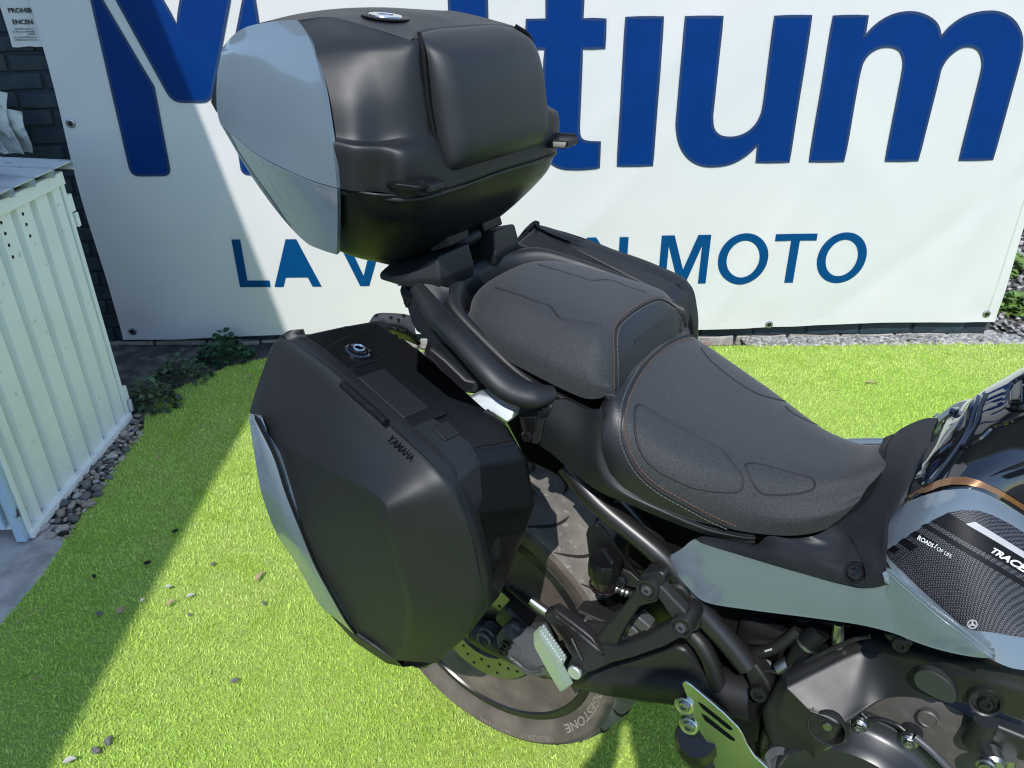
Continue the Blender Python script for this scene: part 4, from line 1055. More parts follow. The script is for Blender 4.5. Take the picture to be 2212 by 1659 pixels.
# ------------------------------------------------------------------ side cases
def side_case(s_, label, grp):
    t = bike_thing('side_case', label, 'side case', (-.02, .30 * s_, .70), grp)
    mm = A((1, s_, 1))
    def q(k, x, y, v):                                   # the case is toed in towards the tail
        X = (ZF[k][0] + x / ZF[k][2]) / 1.8517
        return pv(k, x, y, v + .036 * min(1, max(0, (X - 610) / 340))) * mm
    DV = A((.0, .0, .0))
    IN = A((-.03, .24 * s_, .74))
    # body block: inner face loop and band loop (clockwise from the rear top)
    inner = [q(5, 800, 165, .215), q(5, 1010, 150, .200), q(5, 1150, 240, .190), q(5, 1262, 330, .190), q(5, 1262, 470, .205), q(5, 1480, 650, .205), q(5, 1700, 725, .200), q(5, 1860, 850, .200), q(5, 1950, 960, .205),
             q(5, 1992, 1060, .215), q(5, 2064, 1360, .215), q(6, 1860, 200, .20), q(6, 1700, 600, .20), q(6, 1500, 815, .20)]
    band = [q(5, 495, 232, .305), q(5, 560, 262, .306), q(5, 640, 312, .308), q(5, 740, 395, .310), q(5, 830, 470, .312), q(5, 1010, 625, .316), q(5, 1180, 775, .320), q(5, 1330, 915, .323), q(5, 1440, 1020, .326),
            q(5, 1530, 1120, .328), q(5, 1660, 1400, .326), q(6, 1600, 230, .322), q(6, 1645, 500, .316), q(6, 1590, 700, .308)]
    bot_i = [q(6, 1440, 800, .20), q(6, 1200, 850, .20), (A((-.20, .20, .66)) + DV) * mm, (A((-.24, .21, .85)) + DV) * mm]
    bot_b = [q(6, 1370, 900, .285), q(6, 1130, 950, .29), (A((-.19, .29, .66)) + DV) * mm, (A((-.225, .30, .87)) + DV) * mm]
    inner += bot_i; band += bot_b
    pa, pb_, pc = q(5, 640, 312, .306), q(5, 1440, 1020, .326), q(5, 1860, 850, .205)
    tn = np.cross(pb_ - pa, pc - pa); tn /= np.linalg.norm(tn); tn = tn if tn[2] > 0 else -tn
    def ontop(x, y, h=0.0):
        d_ = ray_b(5, x, y); P0, N0 = (pa, tn) if s_ > 0 else (pa * mm, tn * mm)
        return (c_b + d_ * (((P0 + N0 * h - c_b) @ N0) / (d_ @ N0))) * mm
    for i_, (x, y) in enumerate(((800, 165), (1010, 150), (1150, 240), (1262, 330), (1262, 470), (1480, 650), (1700, 725), (1860, 850), (1950, 960))): inner[i_] = ontop(x, y)
    for i_, (x, y) in enumerate(((495, 232), (560, 262), (640, 312), (740, 395), (830, 470), (1010, 625), (1180, 775), (1330, 915), (1440, 1020))): band[i_] = ontop(x, y)
    n = len(inner)
    V = inner + band; F = [tuple(range(n))] + [(i, (i + 1) % n, n + (i + 1) % n, n + i) for i in range(n)] + [tuple(range(2 * n - 1, n - 1, -1))]
    poly('case_body', V, F, m_plastic_dk, t, .005, 3, 14)
    # strap band round the joint
    band2 = [q(5, 355, 262, .334), q(5, 440, 285, .336), q(5, 530, 345, .338), q(5, 640, 430, .340), q(5, 760, 520, .342), q(5, 930, 670, .347), q(5, 1090, 812, .352), q(5, 1250, 965, .356), q(5, 1370, 1085, .358),
             q(5, 1455, 1190, .358), q(5, 1580, 1440, .354), q(6, 1530, 230, .348), q(6, 1582, 500, .340), q(6, 1535, 735, .330),
             q(6, 1345, 950, .315), q(6, 1080, 960, .325), (A((-.205, .315, .66)) + DV) * mm, (A((-.240, .325, .87)) + DV) * mm]
    off = [(p - IN) / np.linalg.norm(p - IN) for p in band]
    V = [p + d * .004 for p, d in zip(band, off)] + [p + d * .001 for p, d in zip(band2, off)]
    ob = [A(p) for p in V[:n]]; nb_ = [A(p) for p in V[n:]]
    patch('strap_band', [ob, [a * .5 + b * .5 + d * .003 for a, b, d in zip(ob, nb_, off)], nb_], m_plastic, t, 10, 150, IN, .006, closed=True)
    # lid: rim follows the band, then shoulder, crease and outer facet
    rim = [p + A((0, .004 * s_, 0)) for p in band2]
    L = {}
    pts = dict(
        rt=q(5, 350, 268, .338), rl=q(5, 250, 470, .352), rm=q(5, 182, 690, .352), ra=q(5, 170, 765, .35),
        r2=(A((-.268, .345, .845)) + DV) * mm)
    # facet corner points
    a_ = q(5, 372, 945, .388)          # rear end of the upper crease
    b_ = q(5, 1035, 1318, .418)        # where the creases meet
    c_ = q(5, 1092, 1470, .420)
    d_ = q(6, 1110, 450, .404); e_ = q(6, 1168, 700, .385); f_ = q(6, 1140, 900, .362); g_ = q(6, 1060, 990, .350)
    h_ = q(5, 300, 830, .372)
    i_ = q(5, 430, 1380, .405); j_ = q(6, 490, 215, .408); k_ = q(6, 590, 440, .396); l_ = q(6, 822, 828, .362)
    m2 = q(5, 262, 880, .374)
    # bottom run of the rim seen against the turf
    rb0 = q(6, 1300, 1010, .325); rb1 = q(6, 1100, 1036, .335); rb2 = q(6, 1000, 1024, .338); rb3 = q(6, 800, 882, .340); rb4 = q(6, 590, 652, .345); rb5 = q(6, 450, 400, .352); rb6 = q(6, 320, 200, .358)
    rb7 = q(5, 318, 1470, .360); rb8 = q(5, 250, 1280, .360); rb9 = q(5, 195, 1000, .358)
    top = [q(5, 350, 268, .338), q(5, 545, 372, .342), q(5, 770, 545, .346), q(5, 1080, 822, .352), q(5, 1385, 1115, .360)]
    fr = [q(5, 1482, 1240, .360), q(5, 1575, 1450, .356), q(6, 1505, 230, .350), q(6, 1562, 460, .344), q(6, 1578, 620, .338), q(6, 1545, 730, .332), q(6, 1478, 832, .328)]
    V = [a_, b_, c_, d_, e_, f_, g_, h_, i_, j_, k_, l_] + top + fr + [rb0, rb1, rb2, rb3, rb4, rb5, rb6, rb7, rb8, rb9] + [q(5, 172, 765, .350), q(5, 182, 690, .350), q(5, 250, 470, .346)]
    ia, ib, ic, id_, ie, if_, ig, ih, ii, ij, ik, il = range(12)
    t0 = 12; f0 = 17; r0 = 24; z0 = 34
    F = [(ia, ii, ij, ik, il, ig, if_, ie, id_, ic, ib), (ig, il, r0 + 3, r0 + 2, r0 + 1), (il, ik, r0 + 4, r0 + 3), (ik, ij, r0 + 6, r0 + 5, r0 + 4), (ij, ii, r0 + 8, r0 + 7, r0 + 6), (ii, ia, ih, z0, r0 + 9, r0 + 8)]
    back = [t0, t0 + 1, t0 + 2, t0 + 3, t0 + 4] + [f0 + i for i in range(7)] + [r0 + i for i in range(10)] + [z0, z0 + 1, z0 + 2]
    nb = len(back); base = len(V)
    ctr = A((-.06, .32 * s_, .74))
    V += [V[i] * A((1, 0, 1)) + A((0, .312 * s_, 0)) + (ctr - V[i]) * A((.03, 0, .03)) for i in back]
    F += [(back[i], back[(i + 1) % nb], base + (i + 1) % nb, base + i) for i in range(nb)] + [tuple(base + i for i in range(nb))]
    lid = poly('case_lid', V, F, m_plastic_lid, t, .006, 4, 7)
    # upper and front flanks as one rounded band between rim and crease
    crs = [q(5, 172, 768, .352), q(5, 232, 800, .364), h_, a_, a_ * .67 + b_ * .33, a_ * .33 + b_ * .67, b_, c_, d_, e_, f_, g_]
    rm_ = [q(5, 182, 690, .350), q(5, 250, 470, .346), q(5, 350, 268, .338), q(5, 545, 372, .342), q(5, 800, 570, .347), q(5, 1080, 822, .352), q(5, 1415, 1150, .360), q(5, 1565, 1420, .357), q(6, 1530, 320, .349), q(6, 1578, 620, .338), q(6, 1500, 805, .330), q(6, 1300, 1010, .326)]
    fc = (b_ + d_ + f_ + i_ + k_) / 5
    bulge = A((0, .002 * s_, .0015))
    rows_ = [[p - A((0, .016 * s_, .004)) for p in rm_], rm_, [r_ * .66 + c2 * .34 + bulge for r_, c2 in zip(rm_, crs)], [r_ * .33 + c2 * .67 + bulge * 1.2 for r_, c2 in zip(rm_, crs)], [r_ * .03 + c2 * .97 + bulge * .3 for r_, c2 in zip(rm_, crs)],
             [c2 * .975 + fc * .025 + A((0, .0005 * s_, 0)) for c2 in crs], [c2 * .85 + fc * .15 + A((0, .0008 * s_, 0)) for c2 in crs]]
    patch('lid_flank', rows_, m_plastic_lid, t, 50, 130, A((-.03, .25 * s_, .70)), .004, key='flank' if s_ > 0 else None)
    # triangulated copy of the lid outline for laying prints on it
    tri = []
    for f in F[:6]:
        for i in range(1, len(f) - 1): tri.append((f[0], f[i], f[i + 1]))
    class TS: pass
    ts = TS(); ts.bvh = BVHTree.FromPolygons([tuple(p) for p in V], tri)
    # painted trim strip along the rear edge
    out = [q(5, 168, 756, .372), q(5, 160, 800, .376), q(5, 195, 1020, .386), q(5, 243, 1285, .392), q(6, 318, 205, .390), q(6, 448, 405, .384), q(6, 588, 652, .374), q(6, 700, 745, .366), q(6, 808, 836, .360)]
    mid = [q(5, 182, 756, .378), q(5, 190, 800, .386), q(5, 262, 1020, .402), q(5, 345, 1285, .412), q(6, 395, 205, .408), q(6, 515, 405, .398), q(6, 640, 610, .386), q(6, 735, 745, .374), q(6, 812, 834, .362)]
    inn = [q(5, 200, 762, .376), q(5, 218, 802, .384), q(5, 330, 1030, .400), q(5, 405, 1260, .410), q(6, 470, 170, .410), q(6, 560, 390, .400), q(6, 668, 590, .388), q(6, 750, 735, .375), q(6, 818, 829, .362)]
    tube('trim_gap', [p + A((.004, .003 * s_, 0)) for p in inn], .0022, m_void, t, 6, 80)
    patch('painted_trim', [out, mid, inn], m_grey, t, 14, 90, IN, .014)
    if s_ > 0:
        line_pts = [(792, 560), (900, 655), (1000, 742), (1078, 815)]
        hd = tube('lid_handle', [q(5, x, y, .350 + .0025 * i) + A((0, .003, .002)) for i, (x, y) in enumerate(line_pts)], .0055, m_plastic_dk, t, 8, 24)
        decal_text('maker_name', SURF['flank'], 5, [(1072, 932), (1233, 1078), (1262, 1038), (1112, 893)], 'YAMAHA', m_dimprint, t, .18, .03, .0008)
        # ridge between trim tip and bottom
        tube('lid_ridge', [q(6, 824, 832, .366), q(6, 930, 905, .362), q(6, 1040, 985, .354)], [.0045, .0035, .001], m_plastic_lid, t, 8, 14)
        # key lock, cover panel and square button on the body top
        S = SURF
        nor = tn; onp = ontop; lk = ontop(880, 352, .003)
        lo = lathe('lock', lk, nor, [(.0185, -.003), (.0185, .004), (.0155, .0058), (.0135, .003), (.0122, .003), (.0122, .007), (.0098, .0082), (0, .0082)], m_gloss, t, 28)
        lathe('key_barrel', lk + nor * .0078, nor, [(.0088, 0), (.0088, .0016), (.0072, .0028), (.0055, .0012), (0, .0012)], m_chrome, lo, 22)
        def slab(name, P, m, h, par=t):
            Q = [onp(x, y, h) for x, y in P]
            return plate(name, Q, m, par, -nor * (h + .003), min(.0018, h * .7), 2)
        cv = slab('cover_panel', [(822, 462), (1058, 392), (1478, 738), (1470, 752), (1236, 838), (1190, 790), (880, 515)], m_plastic_dk, .0055)
        class T3: pass
        slab('cover_inset', [(882, 508), (1055, 452), (1352, 706), (1340, 716), (1190, 778), (1165, 760)], m_plastic, .0075, cv)
        slab('release_button', [(1370, 838), (1475, 795), (1556, 872), (1556, 886), (1462, 928)], m_plastic, .0065)
        slab('lock_panel', [(655, 318), (862, 214), (1052, 384), (818, 458)], m_plastic_dk, .0025)
        for P in (((895, 236), (1008, 168)), ((1445, 1030), (1760, 955)), ((1760, 965), (1920, 925))):
            A1, B1 = ontop(*P[0], .0003), ontop(*P[1], .0003)
            if A1 is not None and B1 is not None: tube('panel_seam', [A1, B1], .0009, m_void, t, 5, 6)
        # small latch lugs by the bike
        plate('lug', [q(5, 1140, 262, .195), q(5, 1180, 248, .19), q(5, 1280, 330, .19), q(5, 1275, 362, .19), q(5, 1235, 370, .19)], m_plastic_dk, t, (0, 0, -.02), .002)
        plate('lug', [q(5, 1712, 738, .20), q(5, 1745, 720, .195), q(5, 1862, 815, .195), q(5, 1858, 848, .195), q(5, 1820, 845, .2)], m_plastic_dk, t, (0, 0, -.02), .002)
    else:
        T_, F_ = text_geo('YAMAHA', .18, .03); f_ = quad_map([(1936, 552), (1800, 484), (1796, 504), (1930, 572)])
        mesh('maker_name', [pv(3, *f_(p), -.43 + .03 * (1 - p[0])) for p in T_], F_, m_decalgry, t, False)
    return t
side_case(1, 'near side case, black with blue grey trim strip, facing the camera', 'side cases hung on the motorcycle')
side_case(-1, 'far side case showing only as a dark edge behind the seats', 'side cases hung on the motorcycle')

# ================================================================== MOTORCYCLE
mc = bike_thing('motorcycle', 'black and blue grey touring motorcycle parked on the turf, seen from its right rear side', 'motorcycle', (0, 0, 0))
MY = A((1, -1, 1))
def symrow(c_, *half): return [A(p) * MY for p in half[::-1]] + [A(c_)] + [A(p) for p in half]
# ---------------------------------------------------------------- rider and pillion seats
def seat_rows(st):
    rows = []
    for u, wc, hw, wb, hb, du in st:      # station, centre height, half width of the top, height and half width of the skirt, rim shift
        rows.append([A(p) for p in ((u + du, -hb, wb), (u + du * .8, -hb - .001, wb + (wc - wb) * .35), (u + du * .4, -hw - (hb - hw) * .4, wc - .030), (u + du * .15, -hw * .90, wc - .011), (u, -hw * .55, wc - .002), (u, 0, wc),
                                    (u, hw * .55, wc - .002), (u + du * .15, hw * .90, wc - .011), (u + du * .4, hw + (hb - hw) * .4, wc - .030), (u + du * .8, hb + .001, wb + (wc - wb) * .35), (u + du, hb, wb))])
    return rows
pil = seat_rows([(-.046, .962, .062, .945, .070, 0), (-.040, .990, .074, .945, .084, .002), (-.022, 1.010, .086, .944, .100, .003), (.010, 1.020, .096, .940, .118, 0), (.060, 1.021, .106, .932, .133, 0), (.110, 1.016, .112, .926, .141, 0),
                 (.155, 1.010, .118, .921, .147, 0), (.188, 1.005, .122, .916, .148, 0), (.210, .997, .124, .914, .146, 0), (.226, .978, .122, .917, .140, 0), (.238, .950, .116, .922, .130, 0), (.245, .925, .104, .905, .112, 0), (.246, .890, .092, .87, .096, 0)])
patch('pillion_seat', pil, m_seat, mc, 70, 80, (.1, 0, .93), .012, key='pil')
rid = seat_rows([(.214, .905, .10, .862, .150, .004), (.222, .926, .118, .850, .160, .006), (.240, .932, .138, .838, .166, .006), (.270, .917, .150, .815, .172, .004), (.313, .896, .156, .800, .170, .002), (.355, .880, .152, .788, .164, 0), (.397, .868, .140, .781, .150, 0),
                 (.440, .858, .119, .776, .134, 0), (.485, .851, .094, .776, .116, 0), (.520, .853, .076, .782, .099, 0), (.548, .860, .060, .796, .080, 0), (.566, .870, .050, .812, .066, 0), (.585, .876, .042, .830, .054, 0)])
patch('rider_seat', rid, m_seat, mc, 80, 80, (.4, 0, .78), .012, key='rid')
PIL, RID = SURF['pil'], SURF['rid']
# vinyl front of the pillion seat and vinyl border round the rider seat
panel = [(1643, 1285), (1650, 1100), (1652, 960), (1672, 872), (1752, 792), (1862, 724), (1942, 702), (2030, 752), (2086, 826), (2088, 884), (2048, 912), (1898, 1002), (1758, 1132), (1668, 1262)]
fp = decal('pillion_front_panel', PIL, 3, panel, m_seat_panel, mc, .0016, 28)
decal_text('model_name', PIL, 3, [(1765, 990), (1968, 840), (1972, 800), (1752, 962)], 'TRACER', mat('pressed lettering', (.030, .033, .045), .5), fp, .45, .02, .0026)
out = [(150, 662), (150, 900), (198, 1075), (300, 1182), (500, 1294), (700, 1374), (938, 1444), (1000, 1452)]
inn = [(1012, 1440), (860, 1372), (700, 1286), (540, 1196), (420, 1095), (345, 975), (305, 850), (306, 720), (338, 600), (400, 478), (480, 372), (590, 282), (690, 238), (760, 236)]
top_ = [(770, 222), (700, 205), (640, 212), (520, 300), (400, 412), (300, 528), (232, 604)]
decal('seat_border', RID, 4, [(p[0] + 6, p[1] - 6) for p in out] + inn + top_, m_seat_side, mc, .0014, 26)
def shiftp(P, d):
    P = cr(P, len(P) * 4); T = np.gradient(P, axis=0); T /= np.linalg.norm(T, axis=1, keepdims=True); return [tuple(p + np.array([t[1], -t[0]]) * d) for p, t in zip(P, T)]
line_on('stitching', RID, 4, shiftp(inn, 24), 0.0006, m_thread_w, mc, dash=.006, off=.0022)
line_on('seam', RID, 4, shiftp(inn, 6), .0014, m_groove, mc, off=.0010)
line_on('stitching', RID, 4, shiftp(inn, -14), 0.0006, m_thread_o, mc, dash=.006, off=.0012)
pl = [(1640, 1288), (1640, 1100), (1636, 960), (1655, 862), (1742, 778), (1856, 706), (1945, 684), (2040, 738), (2092, 815)]
line_on('stitching', PIL, 3, shiftp(pl, -10), 0.0006, m_thread_w, mc, dash=.006, off=.0012)
line_on('seam', PIL, 3, shiftp(pl, 4), .0014, m_groove, mc, off=.0010)
line_on('stitching', PIL, 3, shiftp(pl, 22), 0.0006, m_thread_o, mc, dash=.006, off=.0030)
# pressed grooves
line_on('groove', PIL, 3, [(820, 597), (960, 640), (1100, 692), (1190, 722), (1225, 765), (1270, 808), (1400, 830), (1548, 860)], .0017, m_groove, mc, off=-.0003)
line_on('groove', PIL, 3, [(1110, 440), (1250, 480), (1400, 525), (1470, 546), (1600, 546), (1720, 590), (1850, 630)], .0013, m_groove, mc, off=-.0003)
g1 = [(386, 668), (410, 664), (440, 672), (560, 745), (700, 820), (850, 900), (925, 942), (985, 1010), (1040, 1090), (1060, 1140), (1052, 1190), (1010, 1212), (900, 1210), (760, 1188), (640, 1140), (520, 1075), (440, 1000), (395, 900), (378, 800), (378, 720)]
line_on('groove', RID, 4, g1, .0019, m_groove, mc, closed=True, off=-.0004)
g2 = [(1078, 1050), (1100, 1032), (1180, 1040), (1340, 1085), (1470, 1120), (1510, 1145), (1514, 1180), (1490, 1205), (1400, 1225), (1290, 1232), (1200, 1228), (1150, 1195), (1105, 1120)]
line_on('groove', RID, 4, g2, .0017, m_groove, mc, closed=True, off=-.0004)
line_on('groove', RID, 4, [(795, 305), (850, 375), (940, 455), (1050, 535), (1150, 592), (1260, 625), (1385, 652)], .0016, m_groove, mc, off=-.0003)
line_on('groove', RID, 4, [(1330, 672), (1360, 705), (1430, 745), (1520, 785), (1600, 808), (1675, 826)], .0015, m_groove, mc, off=-.0003)
# raised pads inside the grooves
def grow(P, f):
    c_ = np.mean(P, 0); return [tuple(c_ + (np.array(p) - c_) * f) for p in P]

# ---------------------------------------------------------------- tail: surround, rails, side covers
rim_t = [A(p) for p in ((.22, -.155, .955), (.15, -.158, .978), (.08, -.150, .994), (.02, -.136, 1.008), (-.030, -.118, 1.018), (-.064, -.088, 1.015), (-.085, -.048, 1.015), (-.090, 0, 1.012), (-.085, .05, 1.011), (-.066, .092, 1.005), (-.040, .120, .988), (.02, .132, .955), (.10, .138, .915), (.20, .142, .895))]
rim_m = [p + (A((.016, -.012 * np.sign(p[1]), -.010))) for p in rim_t]
rim_b = [p * A((1, .86, 1)) + A((.034, 0, -.075)) for p in rim_t]
rim_o = [p * A((1, 1.02, 1)) + A((-.008, 0, -.012)) for p in rim_t]
patch('tail_surround', [rim_o, rim_t, rim_m, rim_b], m_plastic, mc, 16, 90, (.05, 0, .70), .004)
for s_ in (1, -1):
    mm = A((1, s_, 1))
    gp = PV(3, (288, 596, .130), (420, 780, .150), (520, 880, .164), (640, 1010, .178), (760, 1140, .188), (860, 1240, .190), (960, 1300, .184), (1090, 1330, .172), (1225, 1312, .152))
    tube('grab_rail', [p * mm for p in gp], [.012, .0195, .020, .0205, .021, .022, .023, .0215, .012], m_plastic, mc, 16, 70, flat=((0.25, 0.25 * s_, 1), .72))
    # web between rail and surround
    patch('rail_web', [[p * mm for p in PV(3, (295, 566, .126), (395, 578, .116), (505, 598, .104))], [p * mm for p in PV(3, (360, 650, .130), (440, 650, .120), (503, 655, .108))], [p * mm for p in PV(3, (430, 745, .138), (470, 745, .126), (500, 750, .112))]], m_plastic, mc, 10, 10, (-.05, 0, .9), .006)
    P = [p * mm for p in PV(3, (210, 735, .118), (250, 650, .112), (330, 640, .110), (430, 800, .128), (600, 1010, .140), (760, 1175, .150), (880, 1290, .150), (800, 1330, .148), (660, 1325, .160), (590, 1318, .165), (480, 1235, .168), (330, 1095, .168), (322, 1040, .164), (348, 960, .150), (300, 900, .130), (250, 850, .122))]
    plate('tail_side_cover', P, m_plastic_dk, mc, (.01, -.05 * s_, .01), .005, 3)
    plate('tail_side_facet', [p * mm for p in PV(3, (345, 1060, .178), (365, 985, .164), (480, 1080, .168), (620, 1215, .170), (690, 1240, .166), (680, 1320, .166), (595, 1305, .172), (470, 1205, .178))], m_plastic, mc, (.004, -.03 * s_, -.004), .006, 3)
    # seat rail cover sweeping under the rider seat
    mm = A((1, s_, 1)) if s_ > 0 else A((1, -.78, .98))
    top = PV(4, (-175, 640, .166), (-60, 630, .160), (60, 690, .160), (150, 720, .166), (175, 960, .170), (232, 1085, .171), (330, 1196, .170), (560, 1312, .163), (830, 1428, .148), (1060, 1486, .131), (1140, 1494, .125))
    mid = PV(4, (-190, 780, .172), (-95, 830, .172), (5, 900, .170), (80, 960, .172), (140, 1070, .177), (200, 1155, .178), (312, 1235, .176), (555, 1345, .168), (820, 1452, .153), (1050, 1502, .136), (1142, 1506, .128))
    bot = PV(4, (-226, 918, .168), (-150, 970, .168), (-70, 1040, .168), (0, 1100, .168), (90, 1170, .170), (180, 1225, .172), (290, 1270, .170), (540, 1375, .162), (800, 1474, .148), (1040, 1530, .132), (1130, 1518, .126))
    patch('seat_rail_cover', [[p * mm for p in r] for r in (top, mid, bot)], m_plastic, mc, 18, 80, (.35, 0, .80), .010)
    mm = A((1, s_, 1))
    # front bracket of the rail with its two bolts
    br = plate('rail_bracket', [p * mm for p in PV(5, (1942, 742, .170), (2000, 700, .168), (2160, 690, .168), (2170, 720, .17), (2120, 800, .174), (2085, 955, .174), (2060, 962, .174), (2000, 935, .174), (1962, 850, .173))], m_cast, mc, (0, -.03 * s_, 0), .003)
    plate('bracket_rib', [p * mm for p in PV(5, (1975, 780, .176), (2060, 775, .176), (2060, 850, .177), (2030, 905, .177), (1990, 860, .177))], m_plastic_dk, br, (0, -.01 * s_, 0), .002)
    bolt(pv(5, 2112, 738, .172) * mm, (0, s_, .2), .0085, m_blackbolt, br)
    bolt(pv(5, 2008, 905, .176) * mm, (0, s_, .2), .0085, m_blackbolt, br)
    # alloy carrier for the side cases
    P = PV(3, (285, 1090, .172), (300, 1040, .17), (345, 1120, .172), (520, 1330, .178), (600, 1362, .182), (700, 1318, .180), (790, 1345, .182), (880, 1400, .184), (945, 1445, .184), (935, 1490, .186), (900, 1520, .188), (800, 1450, .190), (640, 1420, .19), (520, 1380, .188), (400, 1270, .184), (300, 1180, .178))
    plate('case_carrier', [p * mm for p in P], m_zinc, mc, (.0, -.022 * s_, 0), .003)
# inside of the tail below the seats
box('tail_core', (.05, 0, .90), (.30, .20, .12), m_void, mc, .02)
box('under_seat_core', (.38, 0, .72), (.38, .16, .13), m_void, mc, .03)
# rear light holder, number plate carrier and indicator hump
lh = poly('light_holder', [pv(3, 163, 620, .10), pv(3, 175, 575, .10), pv(3, 240, 552, .095), pv(3, 310, 560, .09), pv(3, 300, 640, .10), pv(3, 262, 680, .105), pv(3, 235, 725, .11), pv(3, 205, 745, .11)] + [p + A((.0, -.10, .0)) for p in [pv(3, 163, 620, .10), pv(3, 175, 575, .10), pv(3, 240, 552, .095), pv(3, 310, 560, .09), pv(3, 300, 640, .10), pv(3, 262, 680, .105), pv(3, 235, 725, .11), pv(3, 205, 745, .11)]],
          [tuple(range(8)), tuple(range(15, 7, -1))] + [(i, (i + 1) % 8, 8 + (i + 1) % 8, 8 + i) for i in range(8)], m_plastic_dk, mc, .004)
bolt(pv(3, 228, 692, .112), (-.2, 1, .3), .008, m_blackbolt, lh)
for x, y in ((222, 590), (240, 583), (215, 603)): lathe('screw_hole', pv(3, x, y, .102), (0, 1, .3), [(.0028, .001), (.002, .0018), (0, .0018)], m_void, lh, 10)
FD = [PV(5, (955, 150, .06), (1000, 92, .05), (1100, 86, .045), (1215, 98, .04), (1260, 130, .04)), PV(5, (985, 165, .10), (1050, 130, .10), (1130, 130, .09), (1215, 150, .08), (1260, 180, .075)), PV(5, (1060, 190, .12), (1110, 185, .12), (1160, 195, .115), (1220, 215, .11), (1270, 240, .10)), PV(5, (1120, 240, .10), (1150, 250, .10), (1190, 265, .10), (1240, 285, .10), (1275, 300, .10))]
patch('rear_fender', FD, m_plastic_dk, mc, 20, 20, (-.1, 0, .8), .006, key='fend')
for x, y in ((1005, 105), (1100, 120), (1150, 135), (1185, 108), (1140, 192), (1135, 240), (1200, 200)):
    h = hit(SURF['fend'], 5, x, y, .0)
    if h is not None: lathe('rivet', h, (-.2, .6, .8), [(.0042, -.001), (.0036, .0016), (0, .0022)], m_blackbolt, mc, 10)

# ---------------------------------------------------------------- subframe tubes
tube('subframe_tube', PV(7, (640, 20, .120), (870, 290, .130), (1340, 690, .136), (1560, 1010, .136), (1760, 1240, .136), (1905, 1420, .136)), .0165, m_tube, mc, 18, 40)
tube('subframe_tube', [p * MY for p in PV(7, (800, 210, .125), (1340, 690, .136), (1905, 1420, .136))], .0165, m_tube, mc, 14, 24)
tube('subframe_tube', PV(7, (1010, 250, .10), (1160, 430, .095), (1330, 640, .09), (1500, 900, .09)), .013, m_tube, mc, 12, 20)
ul = plate('tube_lug', PV(8, (545, 845, .140), (598, 800, .140), (640, 850, .142), (700, 935, .145), (715, 985, .146), (690, 1030, .146), (645, 1028, .146), (600, 990, .144), (585, 940, .142)), m_cast, mc, (0, -.03, 0), .005, 3)
bolt(pv(8, 648, 990, .150), (0, 1, .2), .0135, m_blackbolt, ul)
for x, y in ((1300, 760), (1520, 1040), (1440, 870)):      # welded sockets
    lathe('tube_socket', pv(7, x, y, .134), (.1, 1, .1), [(.019, 0), (.019, .022), (.016, .026), (.0, .026)], m_tube, mc, 20)
# pillion footrest bracket
fb = plate('footrest_bracket', PV(18, (692, 395, .182), (780, 380, .182), (850, 340, .182), (935, 400, .184), (1150, 560, .188), (1330, 700, .190), (1440, 800, .192), (1530, 930, .194), (1640, 985, .196), (1760, 950, .196), (1900, 920, .195), (2060, 850, .194), (2230, 770, .193), (2230, 990, .195), (2000, 1100, .198), (1700, 1230, .204), (1480, 1330, .208), (1380, 1360, .21), (1300, 1430, .214), (1200, 1500, .216), (1120, 1440, .216), (1050, 1330, .215), (1075, 1210, .213), (1130, 1110, .210), (1050, 960, .206), (960, 800, .200), (860, 650, .194), (760, 570, .188), (700, 500, .184)), m_cast, mc, (0, -.020, 0), .004, 3)
plate('bracket_slot', PV(18, (872, 600, .1998), (1000, 650, .2018), (1120, 770, .2058), (1150, 850, .2088), (1230, 1010, .2128), (1300, 1150, .2158), (1240, 1080, .2148), (1080, 890, .2088), (950, 730, .2028)), m_void, fb, (0, -.004, 0), .001)
tube('bracket_rib', PV(18, (890, 455, .189), (1000, 535, .191), (1200, 690, .195), (1400, 850, .199), (1560, 985, .201), (1640, 1030, .202)), .0042, m_cast, fb, 8, 30)
tube('bracket_rib', PV(18, (1130, 800, .206), (1200, 960, .211), (1300, 1150, .215)), .003, m_cast, fb, 8, 20)
plate('bracket_arm', PV(7, (905, 1300, .196), (830, 1230, .194), (1000, 1050, .192), (1130, 880, .190), (1150, 790, .188), (1290, 760, .186), (1330, 790, .186), (1270, 980, .192), (1150, 1010, .194), (1050, 1150, .196), (985, 1290, .198)), m_cast, fb, (0, -.020, 0), .004, 3)
plate('bracket_arm', PV(7, (1215, 860, .192), (1290, 850, .188), (1480, 1050, .188), (1470, 1110, .192), (1390, 1120, .194)), m_cast, fb, (0, -.018, 0), .004, 3)
plate('bracket_arm', PV(7, (880, 1275, .202), (1000, 1290, .202), (1200, 1210, .198), (1370, 1110, .195), (1480, 1180, .196), (1440, 1225, .198), (1330, 1290, .203), (1100, 1370, .209), (900, 1420, .213)), m_cast, fb, (0, -.020, 0), .005, 3)
for x, y, v in ((1190, 905, .196), (1428, 1165, .2)):
    bs = lathe('boss', pv(7, x, y, v) - A((0, .05, 0)), (.05, 1, .12), [(.0160, 0), (.0165, .05), (.0150, .0535), (.0125, .0535), (.0115, .046), (0, .046)], m_cast, fb, 28)
    bolt(pv(7, x, y, v) - A((0, .006, .001)), (.05, 1, .12), .0085, m_castgrey, bs, h=.005)
lathe('pivot_pin', pv(18, 1185, 1335, .219), (0, 1, .1), [(.0115, -.002), (.0115, .003), (.010, .0042), (0, .0042)], m_zinc, fb, 24)
tube('pivot_washer', PV(18, (1070, 1330, .217), (1100, 1260, .217), (1180, 1235, .217), (1255, 1290, .217), (1255, 1370, .217), (1200, 1470, .217), (1130, 1440, .217)), .0014, m_blackbolt, fb, 6, 40, closed=True)
